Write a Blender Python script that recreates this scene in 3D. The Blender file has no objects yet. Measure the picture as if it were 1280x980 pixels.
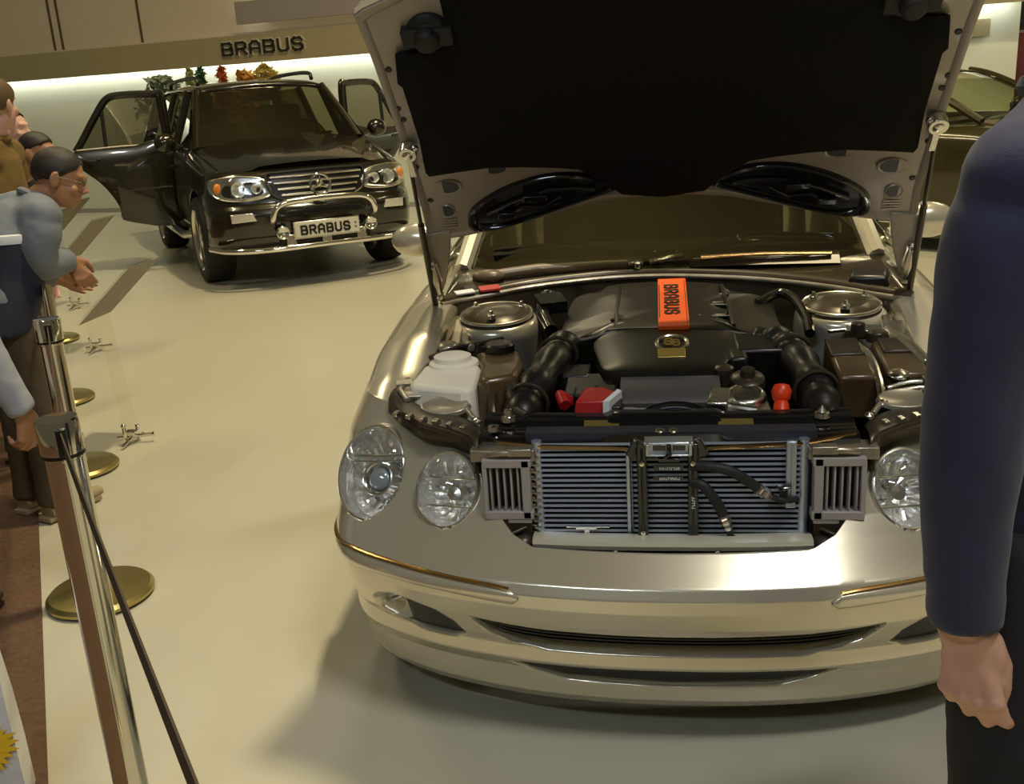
import bpy, bmesh, math, random
import numpy as np
from mathutils import Vector, Matrix, Euler
random.seed(7)
PI = math.pi
R = math.radians
scn = bpy.context.scene
COL = scn.collection

# ------------------------------------------------------------------ camera
cam_d = bpy.data.cameras.new('camera')
cam = bpy.data.objects.new('camera', cam_d)
COL.objects.link(cam)
yaw, pitch, roll = R(8.9), R(17.0), R(3.6)
f_ = Vector((-math.sin(yaw) * math.cos(pitch), math.cos(yaw) * math.cos(pitch), -math.sin(pitch)))
r0 = Vector((math.cos(yaw), math.sin(yaw), 0))
u0 = r0.cross(f_)
r_ = r0 * math.cos(roll) - u0 * math.sin(roll)
u_ = r0 * math.sin(roll) + u0 * math.cos(roll)
M4 = Matrix((r_, u_, -f_)).transposed().to_4x4()
M4.translation = Vector((-0.016, -2.16, 1.62))
cam.matrix_world = M4
cam_d.sensor_width = 36
cam_d.lens = 1244 * 36 / 1280
cam_d.clip_start = 0.05
scn.camera = cam

# ------------------------------------------------------------------ light
scn.view_settings.view_transform = 'Standard'
scn.view_settings.look = 'None'
scn.view_settings.gamma = 1
scn.view_settings.exposure = 0.32
scn.view_settings.use_curve_mapping = False
w = bpy.data.worlds.new('hall')
scn.world = w
w.use_nodes = True
w.node_tree.nodes['Background'].inputs['Color'].default_value = (0.50, 0.46, 0.30, 1)
w.node_tree.nodes['Background'].inputs['Strength'].default_value = 0.13


def area(name, loc, target, size, power, color, size_y=None):
    d = bpy.data.lights.new(name, 'AREA')
    d.energy = power
    d.color = color
    d.size = size
    if size_y:
        d.shape = 'RECTANGLE'
        d.size_y = size_y
    else:
        d.shape = 'DISK'
    o = bpy.data.objects.new(name, d)
    COL.objects.link(o)
    o.location = loc
    o.rotation_euler = (Vector(target) - Vector(loc)).to_track_quat('-Z', 'Y').to_euler()
    return o


WARM = (1.0, 0.84, 0.52)
COOL = (0.80, 0.90, 1.0)
area('key_lamp', (1.5, 3.4, 14.0), (0, 0.4, 0), 0.8, 1130, WARM)
area('ceiling_fill', (-3.0, 8.0, 9.0), (-3.0, 8.2, 15), 2.0, 120, (1.0, .86, .50))  # added fill, no fixture of the hall: brightens the ceiling for warm reflections
area('ceiling_fill', (3.0, 2.0, 9.0), (3.0, 2.2, 15), 2.0, 120, (1.0, .86, .50))  # second added ceiling fill, over the coupe's side
area('hall_lamp', (-5.5, 4.5, 6.5), (-4.6, 4.4, 0), 3.2, 85, WARM, 0.14)
area('hall_lamp', (-2.0, 6.6, 6.2), (-3.0, 7.0, 0), 3.0, 70, WARM, 0.14)
area('hall_lamp', (4.5, 7.0, 6.0), (3.8, 6.5, 0), 2.6, 60, WARM, 0.14)
area('front_light', (1.9, -2.2, 7.0), (0, 0.6, 0.4), 1.5, 135, (1.0, 0.97, 0.90), 0.3)
area('front_light', (-1.6, -4.6, 5.2), (0, 0.4, 0.4), 2.0, 48, COOL, 0.18)  # added cool fill high behind the camera, stands for no known lamp

# ------------------------------------------------------------------ materials
MATS = {}


def mat(name, col, rough=0.5, metal=0.0, coat=0.0, spec=0.5, emis=None, estr=0.0, noise=None, bump=None, sheen=0.0, aniso=0.0):
    """Principled material; noise=(scale, amount, colour2), bump=(scale, strength)."""
    m = bpy.data.materials.new(name)
    m.use_nodes = True
    nt = m.node_tree
    b = nt.nodes['Principled BSDF']
    b.inputs['Base Color'].default_value = (*col, 1)
    b.inputs['Roughness'].default_value = rough
    b.inputs['Metallic'].default_value = metal
    b.inputs['Coat Weight'].default_value = coat
    b.inputs['Coat Roughness'].default_value = 0.04
    b.inputs['Specular IOR Level'].default_value = spec
    b.inputs['Sheen Weight'].default_value = sheen
    if emis:
        b.inputs['Emission Color'].default_value = (*emis, 1)
        b.inputs['Emission Strength'].default_value = estr
    if noise or bump:
        tc = nt.nodes.new('ShaderNodeTexCoord')
    if noise:
        n = nt.nodes.new('ShaderNodeTexNoise')
        n.inputs['Scale'].default_value = noise[0]
        n.inputs['Detail'].default_value = 5
        nt.links.new(tc.outputs['Object'], n.inputs['Vector'])
        r = nt.nodes.new('ShaderNodeValToRGB')
        r.color_ramp.elements[0].position = 0.5 - noise[1]
        r.color_ramp.elements[1].position = 0.5 + noise[1]
        r.color_ramp.elements[0].color = (*col, 1)
        r.color_ramp.elements[1].color = (*noise[2], 1)
        nt.links.new(n.outputs['Fac'], r.inputs['Fac'])
        nt.links.new(r.outputs['Color'], b.inputs['Base Color'])
    if bump:
        n2 = nt.nodes.new('ShaderNodeTexNoise')
        n2.inputs['Scale'].default_value = bump[0]
        n2.inputs['Detail'].default_value = 4
        nt.links.new(tc.outputs['Object'], n2.inputs['Vector'])
        bp = nt.nodes.new('ShaderNodeBump')
        bp.inputs['Strength'].default_value = bump[1]
        bp.inputs['Distance'].default_value = 0.01
        nt.links.new(n2.outputs['Fac'], bp.inputs['Height'])
        nt.links.new(bp.outputs['Normal'], b.inputs['Normal'])
    MATS[name] = m
    return m


def glass(name, tint=(1, 1, 1), ior=1.5, rough=0.02, refl=(1, 1, 1)):
    """thin clear sheet: transparent body, Fresnel reflection"""
    m = bpy.data.materials.new(name)
    m.use_nodes = True
    nt = m.node_tree
    nt.nodes.remove(nt.nodes['Principled BSDF'])
    out = nt.nodes['Material Output']
    t = nt.nodes.new('ShaderNodeBsdfTransparent')
    t.inputs['Color'].default_value = (*tint, 1)
    g = nt.nodes.new('ShaderNodeBsdfGlossy')
    g.inputs['Roughness'].default_value = rough
    g.inputs['Color'].default_value = (*refl, 1)
    lw = nt.nodes.new('ShaderNodeLayerWeight')
    lw.inputs['Blend'].default_value = 0.5
    pw = nt.nodes.new('ShaderNodeMath'); pw.operation = 'POWER'; pw.inputs[1].default_value = 5.0
    nt.links.new(lw.outputs['Facing'], pw.inputs[0])
    f0 = ((ior - 1) / (ior + 1)) ** 2 * 2
    fr = nt.nodes.new('ShaderNodeMath'); fr.operation = 'MULTIPLY_ADD'
    fr.inputs[1].default_value = 1 - f0; fr.inputs[2].default_value = f0
    nt.links.new(pw.outputs[0], fr.inputs[0])
    mx = nt.nodes.new('ShaderNodeMixShader')
    nt.links.new(fr.outputs[0], mx.inputs[0])
    nt.links.new(t.outputs[0], mx.inputs[1])
    nt.links.new(g.outputs[0], mx.inputs[2])
    nt.links.new(mx.outputs[0], out.inputs['Surface'])
    MATS[name] = m
    return m


silver = mat('champagne_silver_paint', (0.68, 0.635, 0.51), 0.22, 0.6, 0.6)
bay_silver = mat('bay_silver', (0.50, 0.46, 0.36), 0.32, 0.6, 0.3, noise=(9, 0.25, (0.36, 0.32, 0.24)))
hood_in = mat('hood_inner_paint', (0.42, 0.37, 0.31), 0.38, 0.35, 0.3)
pad_m = mat('black_felt', (0.006, 0.006, 0.005), 0.85, spec=0.2, bump=(160, 0.3), noise=(3, 0.2, (0.010, 0.009, 0.007)))
black_pl = mat('black_plastic', (0.008, 0.007, 0.006), 0.34)
black_gl = mat('gloss_black_plastic', (0.008, 0.008, 0.008), 0.15, coat=0.5)
eng_blk = mat('engine_cover_black', (0.010, 0.009, 0.006), 0.30, bump=(220, 0.05))
grey_pl = mat('grey_plastic', (0.21, 0.20, 0.20), 0.5)
rubber = mat('rubber', (0.012, 0.012, 0.012), 0.6, bump=(60, 0.1))
chrome = mat('chrome', (0.86, 0.84, 0.80), 0.07, 1.0)
bright = mat('bright_metal', (0.80, 0.78, 0.72), 0.22, 1.0)
dull_metal = mat('dull_metal', (0.45, 0.42, 0.36), 0.4, 0.9, noise=(20, 0.2, (0.30, 0.27, 0.22)))
alu = mat('radiator_aluminium', (0.52, 0.59, 0.72), 0.34, 0.8)
alu_dk = mat('radiator_core', (0.035, 0.04, 0.055), 0.5, 0.4)
duct_m = mat('duct_grey', (0.36, 0.33, 0.33), 0.45)
white_pl = mat('white_tank_plastic', (0.88, 0.83, 0.70), 0.45)
brown_pl = mat('brown_tank_plastic', (0.075, 0.045, 0.018), 0.3, coat=0.3, noise=(8, 0.2, (0.12, 0.075, 0.03)))
green_fl = mat('coolant_green', (0.22, 0.32, 0.20), 0.25)
brown_dk = mat('dark_brown_metal', (0.030, 0.022, 0.014), 0.32, 0.3, noise=(14, 0.2, (0.075, 0.058, 0.038)))
red_m = mat('red_filter', (0.42, 0.012, 0.014), 0.4)
orange_m = mat('orange_badge', (0.85, 0.115, 0.012), 0.4)
orange_rd = mat('orange_red_plastic', (0.75, 0.05, 0.01), 0.35)
ink = mat('dark_ink', (0.02, 0.012, 0.01), 0.5)
gold = mat('gold_plate', (0.55, 0.42, 0.12), 0.3, 0.8)
label_w = mat('white_label', (0.75, 0.78, 0.80), 0.5)
glass_lamp = glass('lamp_glass', (0.98, 0.985, 0.99), 1.35)
glass_dark = glass('dark_glass', (0.30, 0.30, 0.22), 1.6)
glass_suv = glass('tinted_glass', (0.26, 0.25, 0.16), 1.55)
acrylic = glass('acrylic', (0.975, 0.97, 0.955), 1.2)
glass_pale = glass('pale_glass', (0.72, 0.74, 0.55), 1.45)
refl_m = mat('lamp_reflector', (0.96, 0.96, 0.95), 0.15, 0.8)
mesh_m = mat('intake_mesh', (0.012, 0.012, 0.014), 0.5, bump=(400, 0.6))
lip_shadow = mat('dark_grey_paint', (0.10, 0.10, 0.10), 0.35, 0.3)
suv_blk = mat('black_car_paint', (0.014, 0.011, 0.004), 0.22, 0.4, 1.0, spec=0.7)
suv_trim = mat('black_trim', (0.012, 0.011, 0.010), 0.45)
interior = mat('interior_dark', (0.035, 0.028, 0.018), 0.7)
amber = mat('amber_lens', (0.75, 0.25, 0.03), 0.2)
plate_m = mat('plate_white', (0.62, 0.60, 0.50), 0.5)
tire_m = mat('tyre', (0.014, 0.013, 0.011), 0.65)
olive_paint = mat('olive_paint', (0.045, 0.038, 0.012), 0.18, 0.3, 0.8)
warm_metal = mat('warm_strip', (0.55, 0.36, 0.16), 0.2, 1.0)


def tag(o, label=None, cat=None, group=None, kind=None):
    if label: o['label'] = label
    if cat: o['category'] = cat
    if group: o['group'] = group
    if kind: o['kind'] = kind
    return o


def thing(name, label, cat, loc=(0, 0, 0), rz=0.0, group=None):
    o = bpy.data.objects.new(name, None)
    COL.objects.link(o)
    o.empty_display_size = 0.1
    o.location = loc
    o.rotation_euler = (0, 0, rz)
    return tag(o, label, cat, group)


def cr(P, n=8, closed=False):
    """Catmull-Rom through the points"""
    P = np.array(P, float)
    if closed:
        Q = np.vstack([P[-1], P, P[0], P[1]])
    else:
        Q = np.vstack([2 * P[0] - P[1], P, 2 * P[-1] - P[-2]])
    o = []
    for i in range(1, len(Q) - 2):
        t = np.linspace(0, 1, n, endpoint=False)[:, None]
        a, b, c, d = Q[i - 1], Q[i], Q[i + 1], Q[i + 2]
        o.append(.5 * ((2 * b) + (c - a) * t + (2 * a - 5 * b + 4 * c - d) * t * t + (3 * b - a - 3 * c + d) * t ** 3))
    if not closed:
        o.append(P[-1:])
    return np.vstack(o)


def rotm(rx=0, ry=0, rz=0):
    return np.array(Euler((R(rx), R(ry), R(rz))).to_matrix())


def basis(z, x=None):
    z = np.array(z, float); z /= np.linalg.norm(z)
    x = np.array(x if x is not None else ((0, 0, 1) if abs(z[2]) < .9 else (1, 0, 0)), float)
    x = x - z * (x @ z); x /= np.linalg.norm(x)
    return np.array([x, np.cross(z, x), z]).T


class MB:
    """collects shapes into one mesh"""
    def __init__(s):
        s.v = []; s.f = []; s.mi = []

    def add(s, vs, fs, mi=0):
        o = len(s.v)
        s.v.extend([tuple(map(float, p)) for p in vs])
        s.f.extend([tuple(i + o for i in f) for f in fs])
        s.mi.extend([mi] * len(fs))
        return s

    def grid(s, P, cu=False, cv=False, mi=0, cap0=False, cap1=False):
        P = np.array(P, float)
        nu, nv = P.shape[:2]
        fs = []
        for i in range(nu if cu else nu - 1):
            for j in range(nv if cv else nv - 1):
                i2, j2 = (i + 1) % nu, (j + 1) % nv
                fs.append((i * nv + j, i2 * nv + j, i2 * nv + j2, i * nv + j2))
        if cap0: fs.append(tuple(range(nv)))
        if cap1: fs.append(tuple((nu - 1) * nv + j for j in range(nv))[::-1])
        return s.add(P.reshape(-1, 3), fs, mi)

    def box(s, c, size, rot=None, mi=0, taper=1.0):
        sx, sy, sz = [q / 2 for q in size]
        vs = []
        for dz in (-1, 1):
            k = taper if dz > 0 else 1.0
            for dx, dy in ((-1, -1), (1, -1), (1, 1), (-1, 1)):
                p = np.array((dx * sx * k, dy * sy * k, dz * sz))
                vs.append((rot @ p if rot is not None else p) + np.array(c))
        return s.add(vs, [(3, 2, 1, 0), (4, 5, 6, 7), (0, 1, 5, 4), (1, 2, 6, 5), (2, 3, 7, 6), (3, 0, 4, 7)], mi)

    def tube(s, pts, r, n=12, cap=True, mi=0, flat=1.0, up=None):
        pts = np.array(pts, float)
        k = len(pts)
        rr = np.full(k, r, float) if np.isscalar(r) else np.array(r, float)
        T = np.gradient(pts, axis=0)
        T /= np.linalg.norm(T, axis=1)[:, None] + 1e-12
        B = basis(T[0], up)
        x = B[:, 0]
        rings = []
        for i in range(k):
            x = x - T[i] * (x @ T[i]); x /= np.linalg.norm(x)
            y = np.cross(T[i], x)
            a = np.linspace(0, 2 * PI, n, endpoint=False)
            rings.append(pts[i] + rr[i] * (np.cos(a)[:, None] * x + flat * np.sin(a)[:, None] * y))
        return s.grid(rings, cv=True, mi=mi, cap0=cap, cap1=cap)

    def lathe(s, prof, o=(0, 0, 0), ax=(0, 0, 1), n=32, x=None, sx=1.0, sy=1.0, mi=0, cap0=False, cap1=False):
        """prof: (radius, height) pairs turned about ax; sx/sy squash to an ellipse"""
        B = basis(ax, x)
        a = np.linspace(0, 2 * PI, n, endpoint=False)
        P = []
        for r, h in prof:
            r = max(r, 1e-5)
            P.append([np.array(o) + B @ np.array((r * sx * math.cos(t), r * sy * math.sin(t), h)) for t in a])
        return s.grid(P, cv=True, mi=mi, cap0=cap0, cap1=cap1)

    def ell(s, c, r, rot=None, n=16, m=10, mi=0):
        vs = []; c = np.array(c, float)
        r = np.array((r, r, r) if np.isscalar(r) else r, float)
        P = []
        for i in range(m + 1):
            th = PI * i / m
            th = min(max(th, 1e-3), PI - 1e-3)
            row = []
            for j in range(n):
                ph = 2 * PI * j / n
                p = r * np.array((math.sin(th) * math.cos(ph), math.sin(th) * math.sin(ph), math.cos(th)))
                row.append((rot @ p if rot is not None else p) + c)
            P.append(row)
        return s.grid(P, cv=True, mi=mi, cap0=True, cap1=True)

    def prism(s, poly, h0, h1, o=(0, 0, 0), B=None, mi=0, inset=0.0):
        """poly in the local xy plane, extruded along local z from h0 to h1; inset shrinks the h1 end"""
        B = np.eye(3) if B is None else B
        P = np.array(poly, float); n = len(P); c = P.mean(0)
        a = [np.array(o) + B @ np.array((p[0], p[1], h0)) for p in P]
        rad = np.linalg.norm(P - c, axis=1).mean()
        Q = c + (P - c) * (1 - inset / rad)
        b = [np.array(o) + B @ np.array((p[0], p[1], h1)) for p in Q]
        fs = [tuple(range(n))[::-1], tuple(range(n, 2 * n))]
        fs += [(i, (i + 1) % n, n + (i + 1) % n, n + i) for i in range(n)]
        return s.add(a + b, fs, mi)

    def torus(s, o, ax, R0, r, n=40, m=10, x=None, sx=1.0, sy=1.0, mi=0, flat=1.0):
        B = basis(ax, x); P = []
        for i in range(n):
            t = 2 * PI * i / n; row = []
            for j in range(m):
                p = 2 * PI * j / m
                q = R0 + r * math.cos(p)
                k = r * math.cos(p)
                row.append(np.array(o) + B @ np.array(((R0 * sx + k) * math.cos(t), (R0 * sy + k) * math.sin(t), r * flat * math.sin(p))))
            P.append(row)
        return s.grid(P, cu=True, cv=True, mi=mi)

    def each(s, name, mats, parent=None, **kw):
        """every loose piece becomes an object of its own"""
        par = list(range(len(s.v)))

        def find(i):
            while par[i] != i:
                par[i] = par[par[i]]; i = par[i]
            return i
        for f in s.f:
            for i in f[1:]:
                par[find(i)] = find(f[0])
        grp = {}
        for k, f in enumerate(s.f): grp.setdefault(find(f[0]), []).append(k)
        out = []
        for ks in grp.values():
            used = sorted({i for k in ks for i in s.f[k]}); mp = {o: n for n, o in enumerate(used)}
            m = MB(); m.v = [s.v[i] for i in used]; m.f = [tuple(mp[i] for i in s.f[k]) for k in ks]; m.mi = [s.mi[k] for k in ks]
            out.append(m.build(name, mats, parent, **kw))
        return out

    def build(s, name, mats, parent=None, smooth=True, angle=35, sub=0, bev=0.0, sol=0.0, remesh=0.0, fix=True, soloff=-1, smo=3):
        me = bpy.data.meshes.new(name)
        me.from_pydata(s.v, [], s.f)
        mats = mats if isinstance(mats, (list, tuple)) else [mats]
        for m in mats: me.materials.append(m)
        if len(mats) > 1:
            me.polygons.foreach_set('material_index', s.mi)
        if fix:
            bm = bmesh.new(); bm.from_mesh(me)
            bmesh.ops.remove_doubles(bm, verts=bm.verts, dist=1e-5)
            bmesh.ops.recalc_face_normals(bm, faces=bm.faces)
            bm.to_mesh(me); bm.free()
        if smooth:
            me.polygons.foreach_set('use_smooth', [True] * len(me.polygons))
            if not (sub or remesh): me.set_sharp_from_angle(angle=R(angle))
        o = bpy.data.objects.new(name, me)
        COL.objects.link(o)
        if parent is not None: o.parent = parent
        if remesh:
            md = o.modifiers.new('remesh', 'REMESH'); md.mode = 'VOXEL'; md.voxel_size = remesh; md.use_smooth_shade = True
            if smo:
                sm = o.modifiers.new('smooth', 'SMOOTH'); sm.factor = 0.5; sm.iterations = smo
        if sol:
            md = o.modifiers.new('solid', 'SOLIDIFY'); md.thickness = sol; md.offset = soloff
        if bev:
            md = o.modifiers.new('bevel', 'BEVEL'); md.width = bev; md.segments = 2; md.limit_method = 'ANGLE'; md.angle_limit = R(40)
            md.harden_normals = False
        if sub:
            md = o.modifiers.new('subsurf', 'SUBSURF'); md.levels = sub; md.render_levels = sub
        return o


GLY = {
    'B': [[(0, 0), (0, 1), (.6, 1), (.76, .88), (.76, .62), (.62, .5), (0, .5)], [(.62, .5), (.8, .38), (.8, .12), (.65, 0), (0, 0)]],
    'R': [[(0, 0), (0, 1), (.6, 1), (.78, .85), (.78, .62), (.6, .46), (0, .46)], [(.42, .46), (.82, 0)]],
    'A': [[(0, 0), (0, .75), (.25, 1), (.55, 1), (.8, .75), (.8, 0)], [(0, .4), (.8, .4)]],
    'U': [[(0, 1), (0, .2), (.18, 0), (.62, 0), (.8, .2), (.8, 1)]],
    'S': [[(.8, .8), (.62, 1), (.18, 1), (0, .84), (0, .66), (.15, .53), (.65, .47), (.8, .34), (.8, .16), (.62, 0), (.18, 0), (0, .2)]],
    'V': [[(0, 1), (.4, 0), (.8, 1)]], 'L': [[(0, 1), (0, 0), (.7, 0)]],
}


def letter(mb, ch, o, ex, ey, h, thick, depth, wid=1.0, mi=0):
    """one blocky letter out of strokes: o lower left corner, ex/ey unit vectors, raised along ex x ey"""
    o = np.array(o, float); ex = np.array(ex, float); ey = np.array(ey, float); ez = np.cross(ex, ey)
    t = thick * h / 2
    for st in GLY[ch]:
        for (a, b) in zip(st[:-1], st[1:]):
            p = o + ex * a[0] * h * wid + ey * a[1] * h
            q = o + ex * b[0] * h * wid + ey * b[1] * h
            d = q - p; L = np.linalg.norm(d); d /= L; nn = np.cross(ez, d)
            p = p - d * t * .9; q = q + d * t * .9
            k = [p - nn * t, q - nn * t, q + nn * t, p + nn * t]
            mb.add(k + [z + ez * depth for z in k], [(3, 2, 1, 0), (4, 5, 6, 7), (0, 1, 5, 4), (1, 2, 6, 5), (2, 3, 7, 6), (3, 0, 4, 7)], mi)
    return mb


def mirror_x(P):
    P = np.array(P, float).copy(); P[..., 0] *= -1
    return P

# ================================================================== the hall
floor_m = mat('show_floor', (0.45, 0.43, 0.34), 0.34, spec=0.35, noise=(0.9, 0.3, (0.495, 0.475, 0.38)), bump=(3, 0.03))
carpet_m = mat('brown_carpet', (0.105, 0.062, 0.040), 0.95, noise=(60, 0.2, (0.15, 0.092, 0.062)), bump=(300, 0.5), spec=0.1)
wall_m = mat('wall_paint', (0.66, 0.68, 0.58), 0.7, noise=(0.6, 0.3, (0.70, 0.72, 0.63)))
fascia_m = mat('fascia_panel', (0.36, 0.31, 0.185), 0.5)
upper_m = mat('upper_panel', (0.60, 0.53, 0.42), 0.6)
groove_m = mat('groove_dark', (0.09, 0.06, 0.03), 0.6)
purple_m = mat('greyish_panel', (0.30, 0.26, 0.24), 0.6)
ceil_m = mat('ceiling_dark', (0.02, 0.02, 0.018), 0.8)
ceil_b = mat('ceiling_beige', (0.42, 0.37, 0.20), 0.8)
tube_m = mat('strip_lamp', (1, 1, 1), 0.5, emis=(0.96, 1.0, 0.88), estr=15.0)
plinth_m = mat('plinth_grey', (0.33, 0.32, 0.28), 0.5)

mb = MB()
mb.box((1.0, 6.0, -0.06), (34, 26, 0.12))
tag(mb.build('floor', floor_m, smooth=False), kind='structure')
# carpet of the visitors' aisle, its edge runs along the posts
e0 = np.array((-1.61, -0.17)); e1 = np.array((-2.67, 1.45)); ed = (e1 - e0) / np.linalg.norm(e1 - e0)
nrm = np.array((-ed[1], ed[0]))
a = e0 - ed * 6; b = e0 + ed * 11
mb = MB()
mb.prism([a, b, b + nrm * 6, a + nrm * 6], 0.001, 0.007)
tag(mb.build('floor_carpet', carpet_m, smooth=False), kind='structure')

# back wall, turned a little so that its left end is farther away
WA = np.array((3.2, 11.05, 0)); WD = np.array((-0.976, 0.217, 0)); WD /= np.linalg.norm(WD)
WN = np.array((-WD[1], WD[0], 0)) * 1.0
if WN[1] > 0: WN = -WN                      # towards the viewer
WB = np.array([WD, np.array((0, 0, 1.0)), WN]).T   # local: x along the wall to the left, y up, z out


def wp(u, z, d=0.0):
    return WA + WD * u + np.array((0, 0, z)) + WN * d


def wbox(mb, u0, u1, z0, z1, d0, d1, mi=0):
    vs = [wp(u, z, d) for d in (d0, d1) for (u, z) in ((u0, z0), (u1, z0), (u1, z1), (u0, z1))]
    return mb.add(vs, [(3, 2, 1, 0), (4, 5, 6, 7), (0, 1, 5, 4), (1, 2, 6, 5), (2, 3, 7, 6), (3, 0, 4, 7)], mi)


tag(wbox(MB(), -1.0, 19, 0, 2.60, -0.12, 0).build('wall_back', wall_m, smooth=False), kind='structure')
tag(wbox(MB(), -1.0, 19, 2.60, 4.4, -0.12, 0.02).build('wall_upper', upper_m, smooth=False), kind='structure')
tag(wbox(MB(), -1.0, 19, 2.20, 2.60, 0.22, 0.27).build('trim_1', fascia_m, smooth=False), kind='structure')
tag(wbox(MB(), -1.0, 19, 2.595, 2.625, 0.021, 0.219).build('trim_2', upper_m, smooth=False), kind='structure')
mb = MB(); wbox(mb, -0.9, 18.8, 2.235, 2.262, 0.12, 0.15)
tag(mb.build('trim_3', tube_m, smooth=False), kind='structure')
mb = MB(); wbox(mb, -1.0, 19, 0, 0.07, 0.001, 0.03)
tag(mb.build('baseboard_back', plinth_m, smooth=False), kind='structure')
mb = MB()
for u in (11.45, 13.05, 13.22, 14.9):
    wbox(mb, u, u + 0.035, 2.63, 4.39, 0.021, 0.035)
tag(mb.build('trim_4', groove_m, smooth=False), kind='structure')
mb = MB(); wbox(mb, 2.0, 9.45, 2.74, 3.05, 0.30, 0.36)
tag(mb.build('trim_5', purple_m, smooth=False), kind='structure')
mb = MB(); wbox(mb, 9.36, 9.39, 2.76, 3.03, 0.30, 0.33)
tag(mb.build('trim_8', tube_m, smooth=False), kind='structure')
# right end of the hall
mb = MB(); mb.box((6.0, 11.6, 0.95), (5.2, 0.12, 1.9))
tag(mb.build('wall_right', wall_m, smooth=False), kind='structure')
mb = MB(); mb.box((6.0, 11.75, 3.0), (5.2, 0.12, 2.2))
tag(mb.build('wall_right_upper', ceil_m, smooth=False), kind='structure')
mb = MB(); mb.prism([(3.45, 10.9), (4.05, 10.9), (4.25, 11.53), (3.45, 11.53)], 1.86, 2.05)
tag(mb.build('trim_6', fascia_m, smooth=False), kind='structure')
mb = MB(); mb.box((3.80, 11.2, 1.845), (0.36, 0.10, 0.03))
tag(mb.build('trim_7', tube_m, smooth=False), kind='structure')
ban_m = mat('dark_red_fabric', (0.10, 0.016, 0.010), 0.7)
t = thing('banner', 'dark red upright banner against the far right wall', 'banner', (4.5, 11.4, 0))
mb = MB(); mb.box((0, 0, 0.98), (0.5, 0.02, 1.8)); mb.build('banner_cloth', ban_m, t, smooth=False)
mb = MB(); mb.box((0, 0, 0.03), (0.5, 0.16, 0.06)); mb.box((0, 0, 1.895), (0.52, 0.03, 0.03)); mb.build('banner_stand', dull_metal, t, smooth=False)
mb = MB(); mb.box((1.0, 6.0, 15.2), (34, 26, 0.1))
tag(mb.build('ceiling', ceil_b, smooth=False), kind='structure')

# raised lettering on the fascia
sign = thing('wall_sign', 'dark raised company lettering with pale edges on the beige fascia', 'sign', tuple(wp(9.0, 2.3, 0.27)))
sp = np.array(sign.location)
sx = -WD
h = 0.16
u = 0.0
o0 = wp(9.80, 2.335, 0.27)
sign_dk = mat('sign_dark', (0.06, 0.05, 0.03), 0.3, 0.4)
sign_lt = mat('sign_edge', (0.80, 0.76, 0.62), 0.3, 0.3)
for ch in 'BRABUS':
    mb = letter(MB(), ch, o0 + sx * u + WN * 0.012 - sp, sx, (0, 0, 1), h, 0.22, 0.022, 1.28)
    L = mb.build('letter', sign_dk, sign, smooth=False)
    mb = letter(MB(), ch, o0 + sx * u + WN * 0.001 - sp, sx, (0, 0, 1), h, 0.40, 0.013, 1.28)
    mb.build('letter_edge', sign_lt, L, smooth=False)
    u += h * 1.52

# the coloured shrubs that show over the car's roof
leaf = {}
for n, c1, c2 in (('pale_green', (0.16, 0.22, 0.14), (0.34, 0.40, 0.28)), ('dark_green', (0.03, 0.09, 0.04), (0.07, 0.15, 0.07)),
                  ('red', (0.50, 0.09, 0.03), (0.65, 0.20, 0.06)), ('orange', (0.55, 0.27, 0.04), (0.65, 0.38, 0.08)),
                  ('yellow', (0.52, 0.38, 0.08), (0.62, 0.48, 0.14)), ('light_green', (0.38, 0.42, 0.20), (0.50, 0.53, 0.28))):
    leaf[n] = mat(n + '_leaf', c1, 0.7, noise=(12, 0.25, c2))
pot_m = mat('pot', (0.10, 0.07, 0.04), 0.6)


def shrub(x, y, z0, h, r, kind, key, label):
    t = thing('potted_shrub', label, 'plant', (x, y, 0))
    mb = MB(); mb.lathe([(0.001, 0), (0.09, 0), (0.12, 0.30), (0.13, 0.34), (0.11, 0.34), (0.105, 0.30), (0.001, 0.30)], n=20)
    mb.build('pot', pot_m, t)
    mb = MB(); mb.tube([(0, 0, 0.28), (0.01, 0, 0.8), (0, 0, z0 + h * 0.7)], [0.03, 0.025, 0.012], 8)
    mb.build('stem', brown_dk, t)
    mb = MB(); rnd = random.Random(int(x * 100))
    N = 420
    for i in range(N):
        k = rnd.random()
        z = z0 + h * k
        rr = r * ((1 - k) * 0.95 + 0.05) if kind == 'cone' else r * math.sqrt(max(0.02, 1 - (2 * k - 1) ** 2))
        a = rnd.uniform(0, 2 * PI); q = rr * math.sqrt(rnd.random())
        c = np.array((q * math.cos(a), q * math.sin(a), z))
        L = rnd.uniform(0.05, 0.10)
        Rm = rotm(rnd.uniform(-60, 60), rnd.uniform(-60, 60), rnd.uniform(0, 360))
        pts = [c + Rm @ np.array(p) * L for p in ((-1, 0, 0), (0, .45, .12), (1, 0, 0), (0, -.45, .12))]
        mb.add(pts, [(0, 1, 2, 3)])
    o = mb.build('foliage', leaf[key], t, smooth=False, fix=False)
    o['kind'] = 'stuff'
    return t


for (x, y, z0, hh, rr, k, key, lab) in (
        (-7.02, 11.95, 1.30, 0.76, 0.42, 'ball', 'pale_green', 'wide grey green domed shrub showing above the open car door'),
        (-6.95, 12.75, 1.25, 0.90, 0.20, 'cone', 'light_green', 'pale yellow green feathery shrub left of the dark green conifer'),
        (-6.30, 11.70, 1.15, 0.97, 0.19, 'cone', 'dark_green', 'small dark green pointed conifer above the car roof'),
        (-6.36, 12.55, 1.15, 1.00, 0.28, 'cone', 'red', 'red orange pointed shrub above the car roof'),
        (-5.63, 11.60, 1.2, 0.85, 0.20, 'ball', 'orange', 'round orange shrub between the red shrub and the yellow shrub'),
        (-5.62, 12.40, 1.2, 0.93, 0.26, 'ball', 'yellow', 'rounded yellow shrub, rightmost of the coloured row')):
    shrub(x, y, z0, hh, rr, k, key, lab)

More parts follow.
